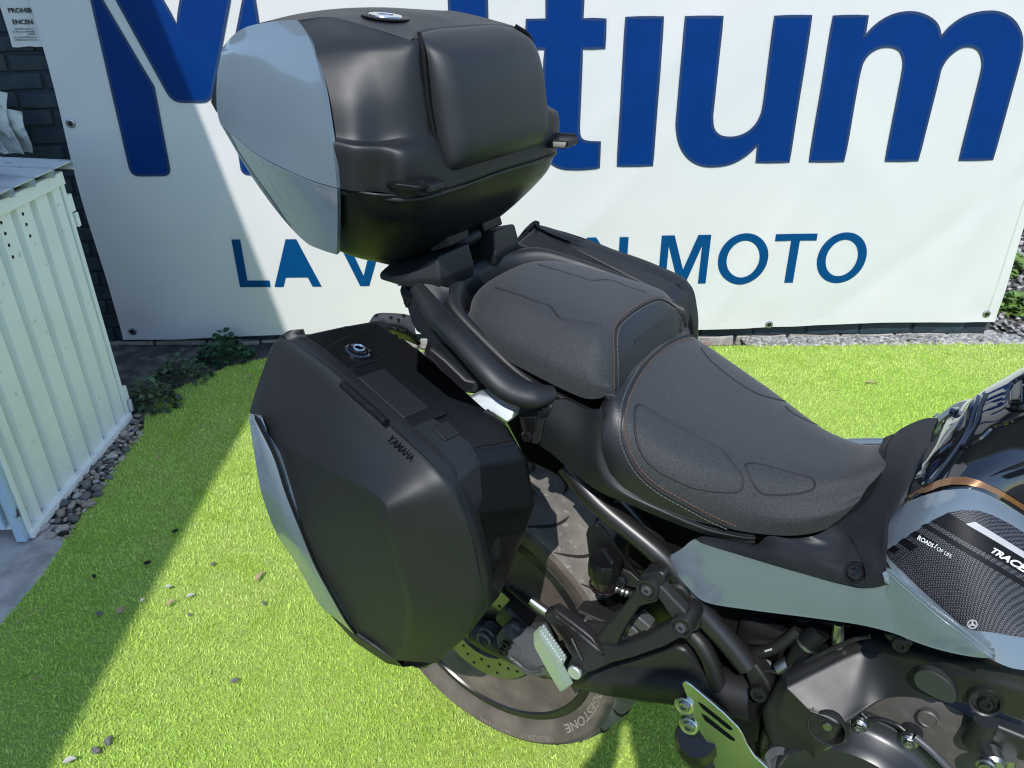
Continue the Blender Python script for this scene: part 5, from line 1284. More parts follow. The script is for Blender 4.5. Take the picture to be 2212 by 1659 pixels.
# folding footrest with teeth
fr = plate('footrest', PV(18, (625, 610, .245), (660, 595, .245), (705, 640, .243), (1025, 1080, .230), (1040, 1150, .228), (1010, 1220, .226), (1160, 1510, .222), (1120, 1540, .223), (1070, 1568, .224), (1040, 1550, .226), (850, 1230, .238), (650, 860, .248), (632, 800, .249)), m_zinc, mc, (-.012, -.002, -.022), .0025, 2)
for i in range(11):
    t = i / 10.0; x, y, v = 690 + 320 * t, 640 + 455 * t, .246 - .014 * t
    p = pv(18, x, y, v)
    poly('tooth', [p + A(d) for d in ((-.004, -.004, -.004), (.004, -.004, -.004), (.004, .004, -.004), (-.004, .004, -.004), (-.0018, -.0018, .006), (.0018, -.0018, .006), (.0018, .0018, .006), (-.0018, .0018, .006))], [(0, 1, 2, 3), (4, 5, 6, 7), (0, 1, 5, 4), (1, 2, 6, 5), (2, 3, 7, 6), (3, 0, 4, 7)], m_zinc, fr, .0006, 1)
    p = pv(18, x - 45, y + 62, v + .003)
    poly('tooth', [p + A(d) for d in ((-.004, -.004, -.006), (.004, -.004, -.006), (.004, .004, -.006), (-.004, .004, -.006), (-.0018, -.0018, .004), (.0018, -.0018, .004), (.0018, .0018, .004), (-.0018, .0018, .004))], [(0, 1, 2, 3), (4, 5, 6, 7), (0, 1, 5, 4), (1, 2, 6, 5), (2, 3, 7, 6), (3, 0, 4, 7)], m_zinc, fr, .0006, 1)

# ---------------------------------------------------------------- brake fluid reservoir
UPV = to_b(to_w(A((0, 0, 0))) + A((0, 0, 1))) ; UPV = UPV / np.linalg.norm(UPV)
rc = pv(7, 916, 668, .150)
rs = lathe('brake_reservoir', rc, UPV, [(.0, -.064), (.017, -.064), (.0215, -.058), (.0225, -.040), (.0225, -.030), (.024, -.028)], m_resbody, mc, 28)
tube('reservoir_ring', [rc + UPV * -.052 + A((.0232 * math.cos(t), .0232 * math.sin(t), 0)) for t in np.linspace(0, 6.283, 20, endpoint=False)], .0011, m_resbody, rs, 6, 40, closed=True)
V = []; n = 48
for i, (r_, h_) in enumerate(((.0262, -.030), (.0268, -.016), (.0258, -.004), (.0235, .000), (.018, .0002), (0.0001, .0002))):
    for q in range(n):
        t = 2 * math.pi * q / n; k_ = r_ * (1 - (.045 if (i < 3 and q % 4 == 0) else 0)); V.append(rc + UPV * h_ + A((k_ * math.cos(t), k_ * math.sin(t), 0)))
cp = mesh('reservoir_cap', V, grid_faces(6, n, True) + [tuple(range(n))], m_plastic_dk, rs, True, 40)
box('cap_rib', rc + UPV * .005 + A((.003, .002, 0)), (.034, .0055, .008), m_plastic, cp, .0015, rot=[[.80, -.6, 0], [.6, .80, 0], [0, 0, 1]])
decal_ring = [rc + UPV * .0006 + A((.0175 * math.cos(t), .0175 * math.sin(t), 0)) for t in np.linspace(0, 6.283, 24, endpoint=False)]
bk = plate('reservoir_bracket', PV(7, (1000, 800, .148), (1030, 745, .148), (1085, 770, .148), (1150, 830, .15), (1130, 880, .15), (1050, 860, .15)), m_cast, mc, (0, -.005, 0), .0015)
bolt(pv(7, 1022, 825, .153), (.1, 1, .3), .0098, m_blackbolt, bk)
tube('brake_hose', PV(7, (975, 875, .150), (1020, 890, .148), (1090, 915, .142), (1180, 950, .13)), .0065, m_rubber, mc, 10, 20)
for x, y in ((990, 880), (1030, 898), (1060, 908)): lathe('hose_clip', pv(7, x, y, .149), pv(7, 1090, 915, .142) - pv(7, 975, 875, .150), [(.0068, -.002), (.0072, 0), (.0068, .002)], m_alu, mc, 16)
# splash plate behind the reservoir
plate('splash_plate', PV(7, (772, 500, .128), (790, 450, .126), (850, 432, .122), (890, 455, .118), (1060, 690, .112), (1190, 850, .110), (1150, 900, .112), (1000, 770, .12), (830, 720, .13), (790, 640, .13)), m_plastic_dk, mc, (0, -.006, 0), .0025)

# ---------------------------------------------------------------- rear wheel
AX = A((-.02, 0, .313))
wheel = lathe('rear_wheel', AX, (0, 1, 0), [(.222, -.074), (.236, -.072), (.240, -.068), (.232, -.060), (.206, -.052), (.200, 0), (.206, .052), (.232, .060), (.240, .068), (.236, .072), (.222, .074), (.212, .060), (.190, .035), (.184, 0), (.190, -.035), (.212, -.060), (.222, -.074)], m_gloss if False else mat('black wheel paint', (.012, .012, .013), .28, spec=.6), mc, 72)
prof = []
for t in np.linspace(-1, 1, 25):
    a = abs(t)
    if a < .62: th = t / .62 * 1.05; prof.append((.315 - .062 * (1 - math.cos(th)), .086 * math.sin(th) / math.sin(1.05)))
    else: f_ = (a - .62) / .38; prof.append((.284 - .048 * f_, math.copysign(.088 - .018 * f_ ** 1.8, t)))
prof = [(r_, h_) for r_, h_ in prof]
tyre = lathe('tyre', AX, (0, 1, 0), prof, m_tyre_side, wheel, 96)
tyre.data.materials.append(m_tyre)
for p in tyre.data.polygons:
    c_ = p.center
    if abs(c_.y) < .080 and math.hypot(c_.x - AX[0], c_.z - AX[2]) > .27: p.material_index = 1
# tread grooves cut as dark recessed strips
TG = []
for k_ in range(26):
    a0 = 2 * math.pi * k_ / 26
    for s_ in (1, -1):
        P = []
        for f_ in np.linspace(0, 1, 7):
            th = s_ * (.18 + .78 * f_); a = a0 + (.13 if s_ > 0 else .24) + .17 * f_ - .05 * math.sin(f_ * 3.1)
            r_ = .315 - .062 * (1 - math.cos(th)) + .0002; h_ = .086 * math.sin(th) / math.sin(1.05)
            P.append(AX + A((r_ * math.cos(a), h_, r_ * math.sin(a))))
        TG.append(P)
for P in TG[:52]: tube('tread_groove', P, [.0008, .0026, .003, .003, .0026, .002, .0008], mat('tread groove rubber', (.018, .016, .015), .9), wheel, 6, 13)
hub = lathe('hub', AX, (0, 1, 0), [(.0, -.07), (.045, -.07), (.055, -.03), (.05, 0), (.055, .04), (.045, .075), (0, .075)], m_cast, wheel, 32)
for k_ in range(5):
    a = 2 * math.pi * k_ / 5 + .35
    for d in (-.16, .16):
        P = [AX + A((r_ * math.cos(a + d * (r_ - .04) / .15), h_, r_ * math.sin(a + d * (r_ - .04) / .15))) for r_, h_ in ((.045, .03), (.11, .035), (.197, .03))]
        tube('spoke', P, [.014, .011, .013], MATS['black wheel paint'], wheel, 10, 13, flat=((0, 1, 0), 1.5))
disc = lathe('brake_disc', AX + A((0, .088, 0)), (0, 1, 0), [(.075, -.0025), (.1225, -.0025), (.1225, .0025), (.075, .0025), (.075, -.0025)], m_disc, wheel, 72)
for k_ in range(36):
    a = 2 * math.pi * k_ / 36; r_ = .088 + .011 * (k_ % 3)
    lathe('disc_hole', AX + A((r_ * math.cos(a), .0907, r_ * math.sin(a))), (0, 1, 0), [(.0035, 0), (.003, .0004), (0, .0004)], m_void, disc, 10)
# raised wording on the tyre wall
def tyre_text(s, a0, a1, r0, r1, m):
    T_, F_ = text_geo(s, 0, .02); V = []
    for p in T_:
        a = a0 + (a1 - a0) * p[0]; r_ = r0 + (r1 - r0) * p[1]
        f_ = (.284 - r_) / .048; h_ = .088 - .018 * max(0, f_) ** 1.8 + .0012 if r_ < .284 else .0885
        V.append(AX + A((r_ * math.cos(a), h_, r_ * math.sin(a))))
    return mesh('tyre_lettering', V, F_, m, wheel, False)
tyre_text('BRIDGESTONE', R(6), R(-42), .2485, .264, m_tyreprint)
tyre_text('180/55 ZR17', R(-52), R(-70), .264, .275, mat('faint tyre lettering', (.20, .17, .15), .85))
tyre_text('M/C (73W)', R(-76), R(-92), .264, .274, MATS['faint tyre lettering'])
# axle, caliper and cast guard
lathe('axle_nut', pv(7, 90, 1212, .118), (0, 1, .05), [(.0205, -.02), (.0205, .004), (.0165, .006), (.0165, .014), (.0125, .016), (.0105, .010), (0, .010)], m_castgrey, mc, 6 * 4)
gd = plate('caliper_guard', PV(18, (15, 660, .150), (160, 540, .140), (260, 640, .136), (420, 690, .134), (620, 690, .140), (690, 900, .150), (830, 1250, .160), (860, 1380, .160), (700, 1420, .158), (540, 1440, .156), (360, 1370, .156), (200, 1220, .158), (60, 1060, .158), (-40, 960, .156), (-80, 800, .154)), m_castgrey, mc, (0, -.03, 0), .006, 3)
plate('guard_step', PV(18, (20, 665, .158), (165, 560, .150), (300, 670, .148), (620, 700, .152), (680, 900, .160), (820, 1240, .168), (600, 1280, .170), (480, 1240, .172), (360, 1060, .172), (300, 960, .170), (60, 780, .166)), m_castgrey, gd, (0, -.016, 0), .006, 3)
tube('guard_rib', PV(18, (170, 1110, .163), (280, 1190, .163), (400, 1290, .163), (500, 1320, .163), (620, 1310, .163)), .0035, m_castgrey, gd, 8, 24)
for x, y, mm_ in ((95, 895, m_blackbolt), (50, 1010, m_blackbolt), (790, 1318, m_steel)): bolt(pv(18, x, y, .162), (0, 1, .1), .009, mm_, gd)
box('brake_caliper', pv(7, 330, 1110, .105), (.085, .05, .055), m_cast, mc, .01, rot=[[.86, 0, .5], [0, 1, 0], [-.5, 0, .86]])
tube('brake_line', PV(7, (240, 870, .12), (340, 960, .126), (430, 1030, .13), (520, 1090, .132)), .005, m_rubber, mc, 10, 24)
lathe('line_union', pv(7, 470, 1020, .135), pv(7, 520, 1055, .13) - pv(7, 430, 990, .132), [(.007, -.024), (.008, -.016), (.0075, .02), (.006, .022)], m_alu, mc, 16)
# swingarm
sw = plate('swingarm', PV(10, (420, 385, .125), (560, 320, .125), (800, 270, .125), (1000, 205, .125), (1180, 148, .124), (1260, 170, .122), (1330, 260, .12), (1420, 420, .116), (1380, 520, .116), (1250, 546, .122), (1120, 552, .125), (950, 540, .128), (800, 500, .129), (660, 445, .128), (560, 405, .126)), m_cast, mc, (0, -.05, 0), .012, 4)
tube('swingarm_beam', [A((-.02, .105, .315)), A((.10, .11, .33)), A((.25, .112, .37)), A((.40, .112, .44)), A((.50, .11, .47))], [.026, .03, .034, .036, .036], m_cast, mc, 14, 30)
tube('swingarm_beam', [A((-.02, -.105, .315)), A((.10, -.11, .33)), A((.25, -.112, .37)), A((.40, -.112, .44)), A((.50, -.11, .47))], [.026, .03, .034, .036, .036], m_cast, mc, 14, 30)
tube('hugger', [A((.31 * math.cos(a) - .02, 0, .318 + .345 * math.sin(a))) for a in np.linspace(.15, .75, 6)], .03, m_plastic_dk, mc, 14, 24, flat=((0, 1, 0), 2.9))

# ---------------------------------------------------------------- engine, inner mass
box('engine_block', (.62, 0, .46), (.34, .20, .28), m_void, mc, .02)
box('rail_shade_filler', (.36, 0, .63), (.22, .13, .12), m_void, mc, .02)  # dark filler added below the seat rail, where only shade shows
box('frame_shade_filler', (.475, 0, .53), (.20, .15, .26), m_void, mc, .02)  # dark filler added behind the subframe tube to keep that gap black
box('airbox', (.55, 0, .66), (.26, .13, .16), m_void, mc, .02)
for x, y, w_, h_, v, nm in ((3065 - 2600 + 0, 650, 150, 120, .085, 'relay'), (700, 640, 200, 130, .09, 'fuse_cover'), (700, 770, 160, 110, .10, 'connector_plate'), (980, 590, 240, 60, .10, 'cable_tray'), (1130, 600, 120, 40, .105, 'cable_tray')):
    x = x if x > 600 else 590
    plate(nm, PV(8, (x - w_ / 2, y - h_ / 2, v), (x + w_ / 2, y - h_ / 2 + 20, v), (x + w_ / 2 - 15, y + h_ / 2, v), (x - w_ / 2 + 25, y + h_ / 2 - 10, v)), m_plastic_dk, mc, (0, -.02, 0), .003)
tube('overflow_hose', PV(8, (235, 630, .12), (300, 700, .125), (355, 800, .128), (395, 930, .128), (420, 1050, .124), (430, 1110, .118)), .0135, m_rubber, mc, 12, 36)
tube('wiring_loom', PV(8, (560, 765, .115), (650, 755, .12), (740, 725, .122), (820, 670, .12), (880, 620, .115)), .0085, m_rubber, mc, 10, 28)
decal_pts = PV(8, (676, 742, .129), (720, 730, .130), (724, 748, .130), (680, 760, .129))
plate('cable_tag', decal_pts, m_white if False else mat('worn white tag', (.45, .45, .43), .7), mc, (0, -.001, 0), 0)
tube('wiring_loom', PV(8, (600, 690, .10), (760, 690, .105), (900, 640, .105), (1010, 600, .10)), .006, m_rubber, mc, 8, 24)
hz = tube('breather_hose', PV(8, (1010, 620, .115), (930, 700, .122), (880, 770, .125), (830, 840, .124)), [.015, .0155, .0145, .012], m_plastic_dk, mc, 14, 24)
lathe('hose_band', pv(8, 930, 700, .122), pv(8, 880, 770, .125) - pv(8, 1010, 620, .115), [(.0165, -.002), (.0165, .002)], m_alu, mc, 20)
lathe('hose_band', pv(8, 1112, 650, .118), pv(8, 1112, 690, .118) - pv(8, 1116, 620, .118), [(.007, -.02), (.008, .0), (.007, .02)], m_alu, mc, 10)
lathe('plug', pv(8, 795, 832, .128), pv(8, 830, 810, .125) - pv(8, 780, 840, .13), [(.009, -.012), (.0105, -.004), (.0105, .008), (.0, .012)], m_alu, mc, 14)
tube('cross_pipe', PV(8, (600, 810, .11), (690, 845, .12)), .0115, m_zinc, mc, 12, 6)
tube('linkage_rod', PV(7, (700, 1120, .125), (860, 1150, .125), (1060, 1160, .12), (1280, 1160, .115)), .010, m_cast, mc, 10, 24)
for x, y in ((800, 1130), (1010, 1190), (1100, 1150), (1180, 1110)): box('linkage_joint', pv(7, x, y, .118), (.026, .022, .022), m_castgrey, mc, .003, rot=[[.9, 0, .43], [0, 1, 0], [-.43, 0, .9]])
box('shock_mount', pv(7, 930, 1100, .09), (.10, .05, .035), m_cast, mc, .006)
box('warning_label_block', pv(8, 490, 1050, .10), (.10, .03, .09), m_plastic_dk, mc, .006)
wl_ = plate('warning_label', PV(8, (445, 985, .118), (548, 1010, .119), (540, 1060, .118), (440, 1030, .117)), m_decalblk, mc, (0, -.001, 0), 0)
tube('label_frame', PV(8, (445, 985, .1186), (548, 1010, .1196), (540, 1060, .1186), (440, 1030, .1176)), .0006, m_decalgry, wl_, 4, 5, closed=True) if False else None
def plate_text(s, k, Q, v, m, parent, bold=.01, off=.002):
    T_, F_ = text_geo(s, 0, bold); f_ = quad_map(Q); return mesh('lettering', [pv(k, *f_(p), v + off) for p in T_], F_, m, parent, False)
plate_text('36 290 42', 8, [(455, 1052), (538, 1068), (540, 1050), (457, 1034)], .1188, m_decalgry, wl_)
plate_text('36 250', 8, [(453, 1070), (510, 1082), (512, 1066), (455, 1054)], .1188, m_decalgry, wl_)
for x, y in ((472, 1014), (496, 1020)): tube('label_wheel', [pv(8, x + 9 * math.cos(t), y + 9 * math.sin(t), .1205) for t in np.linspace(0, 6.28, 14, endpoint=False)], .0005, m_decalgry, wl_, 4, 28, closed=True)

# ---------------------------------------------------------------- blue grey side panel
up = PV(8, (112, 196, .140), (190, 140, .146), (268, 84, .150), (380, 132, .160), (600, 198, .172), (900, 284, .186), (1160, 356, .196), (1270, 374, .202), (1396, 348, .206), (1400, 262, .206), (1500, 345, .214), (1690, 505, .224), (1880, 650, .230), (2034, 780, .228))
mi = PV(8, (108, 208, .140), (180, 215, .155), (290, 245, .168), (420, 285, .178), (640, 340, .190), (900, 400, .202), (1160, 450, .210), (1290, 480, .214), (1420, 480, .219), (1500, 495, .222), (1590, 530, .226), (1740, 625, .232), (1890, 710, .234), (2037, 783, .2285))
lo = PV(8, (112, 222, .140), (170, 300, .148), (248, 392, .154), (345, 460, .160), (600, 502, .172), (900, 540, .184), (1140, 572, .194), (1260, 592, .200), (1370, 618, .206), (1460, 645, .210), (1570, 690, .216), (1720, 738, .224), (1900, 775, .228), (2036, 786, .2285))
for i_ in range(len(mi)):
    v_ = (up[i_][1] + lo[i_][1]) / 2 + .004; d_ = mi[i_] - c_b; mi[i_] = c_b + d_ * ((v_ - c_b[1]) / d_[1])
for s_ in (1, -1):
    inw = A((.0, .010, .002))
    rr_ = [[p - inw - A((0, 0, .003)) for p in up], up, [a * .93 + b * .07 + A((0, .0008, 0)) for a, b in zip(up, lo)], [a * .5 + b * .5 + A((0, .002, 0)) for a, b in zip(up, lo)], [a * .07 + b * .93 + A((0, .0008, 0)) for a, b in zip(up, lo)], lo, [p - inw + A((0, 0, .003)) for p in lo]]
    patch('side_panel', [[p * A((1, s_, 1)) for p in r] for r in rr_], m_grey, mc, 36, 110, (.55, 0, .76), .004, key='side' if s_ > 0 else None)
pb = plate('panel_mount', PV(8, (1370, 640, .190), (1440, 650, .196), (1540, 680, .200), (1556, 712, .200), (1530, 738, .198), (1470, 738, .196), (1420, 700, .194)), m_cast, mc, (0, -.03, 0), .005, 3)
bolt(pv(8, 1483, 700, .203), (0, 1, .1), .0100, m_blackbolt, pb)

# ---------------------------------------------------------------- black tank collar and its side wing
L_ = PV(9, (352, 430, -.035), (322, 480, -.012), (305, 560, .015), (285, 640, .040), (240, 730, .060), (170, 805, .074), (95, 862, .086), (10, 915, .100), (-60, 958, .112))
M1 = PV(9, (400, 395, -.045), (385, 470, -.012), (368, 560, .024), (345, 650, .052), (305, 745, .075), (245, 830, .094), (170, 920, .112), (90, 1000, .128), (0, 1060, .142))
M2 = PV(9, (500, 352, -.055), (475, 440, -.012), (455, 540, .030), (430, 640, .062), (385, 740, .088), (325, 840, .110), (265, 930, .130), (235, 1020, .148), (150, 1100, .164))
R_ = PV(9, (578, 346, -.060), (545, 430, -.016), (530, 530, .028), (492, 650, .060), (440, 730, .083), (380, 815, .106), (312, 925, .132), (276, 1012, .152), (262, 1100, .172))
patch('tank_collar', [L_, M1, M2, R_], m_plastic, mc, 40, 60, (.56, -.05, .80), .006, key='collar')
patch('tank_collar', [[p * A((1, -.8, .985)) for p in r[1:]] for r in (L_, M1, M2, R_)], m_plastic, mc, 24, 40, (.56, .05, .80), .006)
# lip between seat and collar
patch('collar_lip', [PV(9, (300, 448, -.034), (272, 520, -.006), (254, 590, .018), (232, 660, .040), (190, 745, .060), (110, 835, .080), (10, 912, .098)), PV(9, (348, 428, -.034), (318, 482, -.011), (302, 560, .016), (282, 640, .041), (238, 730, .061), (168, 805, .075), (70, 880, .092))], m_plastic_dk, mc, 8, 40, (.56, -.05, .7), .006)
wing = [PV(8, (272, 82, .153), (330, 68, .150), (560, 108, .158), (632, 116, .160), (700, 66, .158), (830, 80, .158), (960, 66, .156), (1060, 20, .126), (1200, -60, .116)),
        PV(8, (300, 100, .157), (420, 118, .161), (600, 150, .170), (720, 150, .174), (800, 140, .173), (930, 150, .173), (1060, 130, .160), (1180, 90, .152), (1330, 10, .146)),
        PV(8, (340, 116, .160), (480, 155, .167), (640, 198, .177), (780, 215, .183), (900, 222, .186), (1010, 225, .188), (1120, 225, .187), (1250, 170, .178), (1360, 110, .168)),
        PV(8, (378, 128, .162), (490, 162, .168), (650, 210, .178), (800, 254, .186), (940, 294, .192), (1060, 328, .197), (1170, 352, .202), (1275, 366, .207), (1392, 342, .210))]
patch('collar_wing', wing, m_plastic, mc, 30, 70, (.5, 0, .76), .006, key='wing')
patch('collar_wing', [[p * A((1, -.75, .97)) for p in r] for r in wing], m_plastic, mc, 16, 30, (.5, 0, .76), .006)
patch('collar_flank', [PV(8, (1180, 60, .150), (1245, 20, .147), (1320, -30, .144), (1400, -80, .140)), PV(8, (1230, 160, .177), (1290, 130, .173), (1345, 100, .170), (1385, 60, .166)), PV(8, (1270, 260, .198), (1310, 250, .199), (1350, 250, .200), (1380, 250, .201)), PV(8, (1275, 366, .208), (1320, 366, .209), (1360, 356, .210), (1395, 346, .2105))], m_plastic, mc, 24, 16, (.5, 0, .76), .006)
sb = hit(SURF['wing'], 8, 1222, 282, .002)
if sb is None: sb = pv(8, 1222, 282, .2)
def hit_n(S, k, x, y):
    d = ray_b(k, x, y); r_ = S.bvh.ray_cast(Vector(c_b), Vector(d), 20)
    n_ = np.array(r_[1]); return np.array(r_[0]), (n_ if n_ @ d < 0 else -n_)
sb, sn = hit_n(SURF['wing'], 8, 1222, 282)
lathe('bolt_recess', sb, sn, [(.0145, -.006), (.0142, .0018), (.013, .0025), (.0118, .001), (.0105, -.002)], m_plastic, mc, 30)
bolt(sb + sn * .001, sn, .0100, m_blackbolt, mc, h=.006)

# ---------------------------------------------------------------- fuel tank
ts_rows = [PV(9, (372, 812, .106), (430, 772, .114), (540, 732, .124), (640, 713, .124), (740, 710, .122), (830, 738, .118), (940, 798, .112), (1040, 862, .106), (1200, 980, .10)),
           PV(9, (330, 880, .122), (400, 850, .134), (510, 825, .148), (620, 810, .150), (720, 812, .148), (820, 838, .143), (930, 895, .137), (1040, 960, .131), (1200, 1080, .124)),
           PV(9, (292, 958, .138), (360, 955, .152), (470, 955, .168), (590, 960, .172), (710, 975, .172), (820, 1010, .168), (930, 1070, .162), (1040, 1140, .156), (1200, 1250, .15)),
           PV(9, (274, 1018, .152), (350, 1050, .168), (470, 1095, .182), (600, 1140, .188), (720, 1180, .190), (830, 1225, .188), (930, 1280, .184), (1040, 1345, .178), (1200, 1440, .17)),
           PV(9, (288, 1078, .170), (390, 1170, .188), (510, 1275, .196), (640, 1370, .204), (740, 1430, .208), (830, 1465, .208), (930, 1500, .205), (1040, 1530, .20), (1200, 1580, .19)),
           PV(9, (310, 1108, .182), (420, 1225, .192), (540, 1340, .200), (670, 1460, .208), (770, 1535, .213), (850, 1580, .215), (940, 1620, .214), (1040, 1640, .21), (1200, 1680, .20))]
patch('tank_side', ts_rows, m_grey, mc, 46, 70, (.70, 0, .80), .006, key='tank', mirror=True)
TK = SURF['tank']
# knee pad with its stripes and lettering
padp = [(322, 1030), (362, 1000), (440, 945), (545, 876), (632, 832), (700, 820), (780, 822), (850, 845), (940, 890), (1030, 946), (1030, 1470), (960, 1458), (860, 1440), (760, 1428), (700, 1400), (600, 1312), (480, 1205), (380, 1112), (336, 1066)]
kp = decal('tank_pad', TK, 9, padp, m_tankpad, mc, .0016, 34)
def stripe(P, m=m_decalblk, o=.0024): return decal('pad_stripe', TK, 9, P, m, kp, o, 22)
stripe([(546, 876), (632, 834), (1030, 1075), (1030, 1160)])
stripe([(498, 900), (522, 888), (1030, 1192), (1030, 1222)])
stripe([(440, 944), (468, 926), (580, 990), (560, 1008)])
stripe([(384, 982), (412, 962), (480, 1002), (446, 1026)])
stripe([(328, 1022), (362, 998), (390, 1016), (360, 1042)])
stripe([(716, 890), (760, 879), (1030, 1045), (1030, 1078)], m_decalgry, .0030)
decal_text('model_name', TK, 9, [(838, 1034), (1062, 1172), (1070, 1128), (846, 1004)], 'TRACER', m_white, kp, .55, .035, .0036)
decal_text('slogan', TK, 9, [(478, 968), (552, 1008), (562, 990), (488, 946)], 'ROADS', m_white, kp, .1, .03, .0034)
decal_text('slogan', TK, 9, [(572, 1020), (645, 1060), (652, 1044), (580, 1002)], 'OF LIFE', m_white, kp, .1, .0, .0034)
line_on('slogan_slash', TK, 9, [(560, 1010), (578, 990)], .0005, m_white, kp, off=.0032)
lg = [(752 + 23 * math.cos(t), 1397 + 21 * math.sin(t)) for t in np.linspace(0, 6.283, 26, endpoint=False)]
line_on('pad_emblem', TK, 9, lg, .0007, m_decalgry, kp, off=.0022, closed=True, res=40)
for t in (.52, 2.62, 4.71):
    line_on('pad_emblem', TK, 9, [(752, 1397), (752 + 18 * math.cos(t), 1397 + 17 * math.sin(t))], .0011, m_decalgry, kp, off=.0022, res=5)
tube('tank_seam', PV(9, (286, 1082, .172), (330, 1135, .178), (420, 1232, .186), (540, 1345, .195), (670, 1462, .203), (780, 1545, .208), (900, 1608, .210)), .0055, m_void, mc, 8, 40)
# glossy black top with bronze stripe
tp = [[A((.640, -.10, .876)), A((.639, -.06, .900)), A((.638, -.02, .912)), A((.632, .03, .908)), A((.620, .075, .896)), *PV(9, (420, 790, .108))],
      [A((.655, -.12, .902)), A((.655, -.075, .944)), A((.654, -.02, .966)), A((.650, .04, .958)), A((.645, .088, .926)), *PV(9, (540, 733, .122))],
      [A((.680, -.135, .918)), A((.680, -.085, .974)), A((.680, -.02, 1.000)), A((.678, .045, .990)), A((.676, .097, .948)), *PV(9, (700, 711, .121))],
      [A((.715, -.145, .935)), A((.712, -.090, 1.006)), A((.710, -.02, 1.036)), A((.708, .05, 1.024)), A((.712, .094, .966)), *PV(9, (860, 754, .115))],
      [A((.77, -.150, .95)), A((.765, -.095, 1.045)), A((.76, -.02, 1.078)), A((.76, .05, 1.060)), A((.765, .088, .980)), *PV(9, (1000, 836, .108))],
      [A((.85, -.150, .95)), A((.85, -.095, 1.075)), A((.85, -.02, 1.115)), A((.85, .05, 1.090)), A((.85, .082, .985)), *PV(9, (1160, 950, .102))]]
patch('tank_top', tp, m_gloss, mc, 60, 70, (.75, 0, .80), .006, key='ttop')
TT = SURF['ttop']
st_u = [(390, 788), (430, 752), (510, 708), (590, 672), (660, 656), (720, 653), (790, 668), (880, 706), (960, 752), (1030, 796)]
st_l = [(1030, 826), (950, 775), (880, 737), (800, 704), (720, 692), (650, 694), (590, 708), (510, 744), (430, 792), (404, 806)]
decal('bronze_stripe', TT, 9, st_u + st_l, m_bronze, mc, .0030, 24)
# recessed insert behind the tank edge and raised filler cover lines
rp = patch('tank_insert', [[hit(TT, 9, x, y, h_) if hit(TT, 9, x, y, h_) is not None else pv(9, x, y, 0) for x, y in row] for row, h_ in ((((600, 372), (660, 318), (730, 272), (790, 248)), .003), (((570, 440), (640, 420), (715, 380), (765, 310)), .010), (((552, 540), (610, 520), (680, 470), (745, 400)), .010), (((520, 640), (560, 600), (640, 540), (710, 470)), .008), (((512, 695), (530, 690), (545, 680), (560, 665)), .003))], m_gloss, mc, 26, 24, (.7, 0, .85), .006, key='ins')
line_on('insert_edge', TT, 9, [(790, 250), (762, 345), (735, 420), (660, 535), (560, 668), (515, 700)], .0035, m_gloss, mc, off=.003)
line_on('tank_crease', TT, 9, [(820, 230), (790, 300), (775, 370), (705, 495), (790, 455), (860, 395), (940, 370), (1030, 330)], .003, m_gloss, mc, off=.001)
line_on('filler_recess', TT, 9, [(1030, 140), (985, 165), (945, 200), (932, 250), (935, 285), (960, 300), (1030, 296)], .0038, m_gloss, mc, off=.002)
plate('filler_cover', [p for p in [hit(TT, 9, x, y, .006) for x, y in ((1030, 160), (990, 185), (966, 225), (966, 258), (985, 270), (1030, 268))] if p is not None], m_gloss, mc, (0, 0, -.008), .003)
decal_text('model_name', SURF['ins'], 9, [(742, 358), (724, 295), (732, 286), (752, 346)][::-1], 'TRACER', mat('pale pressed lettering', (.16, .16, .15), .5), mc, .1, .0, .001)

# ---------------------------------------------------------------- cast main frame
FV = dict(a=(8, 806, 882, .160), b=(8, 1010, 775, .130), c=(8, 1208, 686, .103), d=(8, 1312, 662, .100), e=(8, 1420, 715, .118), f=(8, 1560, 742, .135), g=(8, 1790, 790, .155), h=(8, 2040, 802, .165), i=(8, 2330, 850, .165),
          j=(8, 806, 958, .180), k=(8, 1000, 862, .151), l=(8, 1190, 768, .125), m=(8, 1300, 762, .118), n=(8, 1430, 830, .132), o=(8, 1720, 870, .160), p=(8, 2000, 930, .176), q=(8, 2330, 1030, .176),
          r=(8, 960, 1112, .190), s=(8, 1125, 1195, .187), t=(8, 1255, 1115, .170), u=(8, 1390, 1035, .152), v=(8, 1560, 1022, .158), w=(8, 1760, 1045, .168), x=(8, 1960, 1080, .172), y=(8, 2330, 1200, .168),
          z=(8, 692, 1050, .160), A=(8, 668, 1140, .158), B=(8, 715, 1290, .164), C=(8, 770, 1470, .162), D=(8, 840, 1225, .186), E=(8, 980, 1290, .190), F=(8, 990, 1470, .182), G=(8, 1090, 1270, .186), H=(8, 760, 1100, .176))
key = list(FV); FVv = [pv(*FV[k_]) for k_ in key]; ix = {k_: i for i, k_ in enumerate(key)}
f_ = lambda s: [FVv[ix[x_]] for x_ in s]
mixp = lambda a_, b_, t=.5: FVv[ix[a_]] * (1 - t) + FVv[ix[b_]] * t
r_top = f_('abcdefghi'); r_mid = f_('jklmn') + [mixp('n', 'o')] + f_('opq'); r_low = [FVv[ix['r']], mixp('r', 's')] + f_('stuvwxy')
r_in = [p - A((0, .030, .004)) for p in r_top]; r_und = [p - A((0, .035, .012)) for p in r_low]
beam = [r_in, r_top, [a_ * .25 + b_ * .75 for a_, b_ in zip(r_top, r_mid)], [a_ * .97 + b_ * .03 for a_, b_ in zip(r_mid, r_low)], [a_ * .78 + b_ * .22 for a_, b_ in zip(r_mid, r_low)], [a_ * .22 + b_ * .78 for a_, b_ in zip(r_mid, r_low)], [a_ * .04 + b_ * .96 for a_, b_ in zip(r_mid, r_low)], [p - A((0, .010, .004)) for p in r_low], r_und]
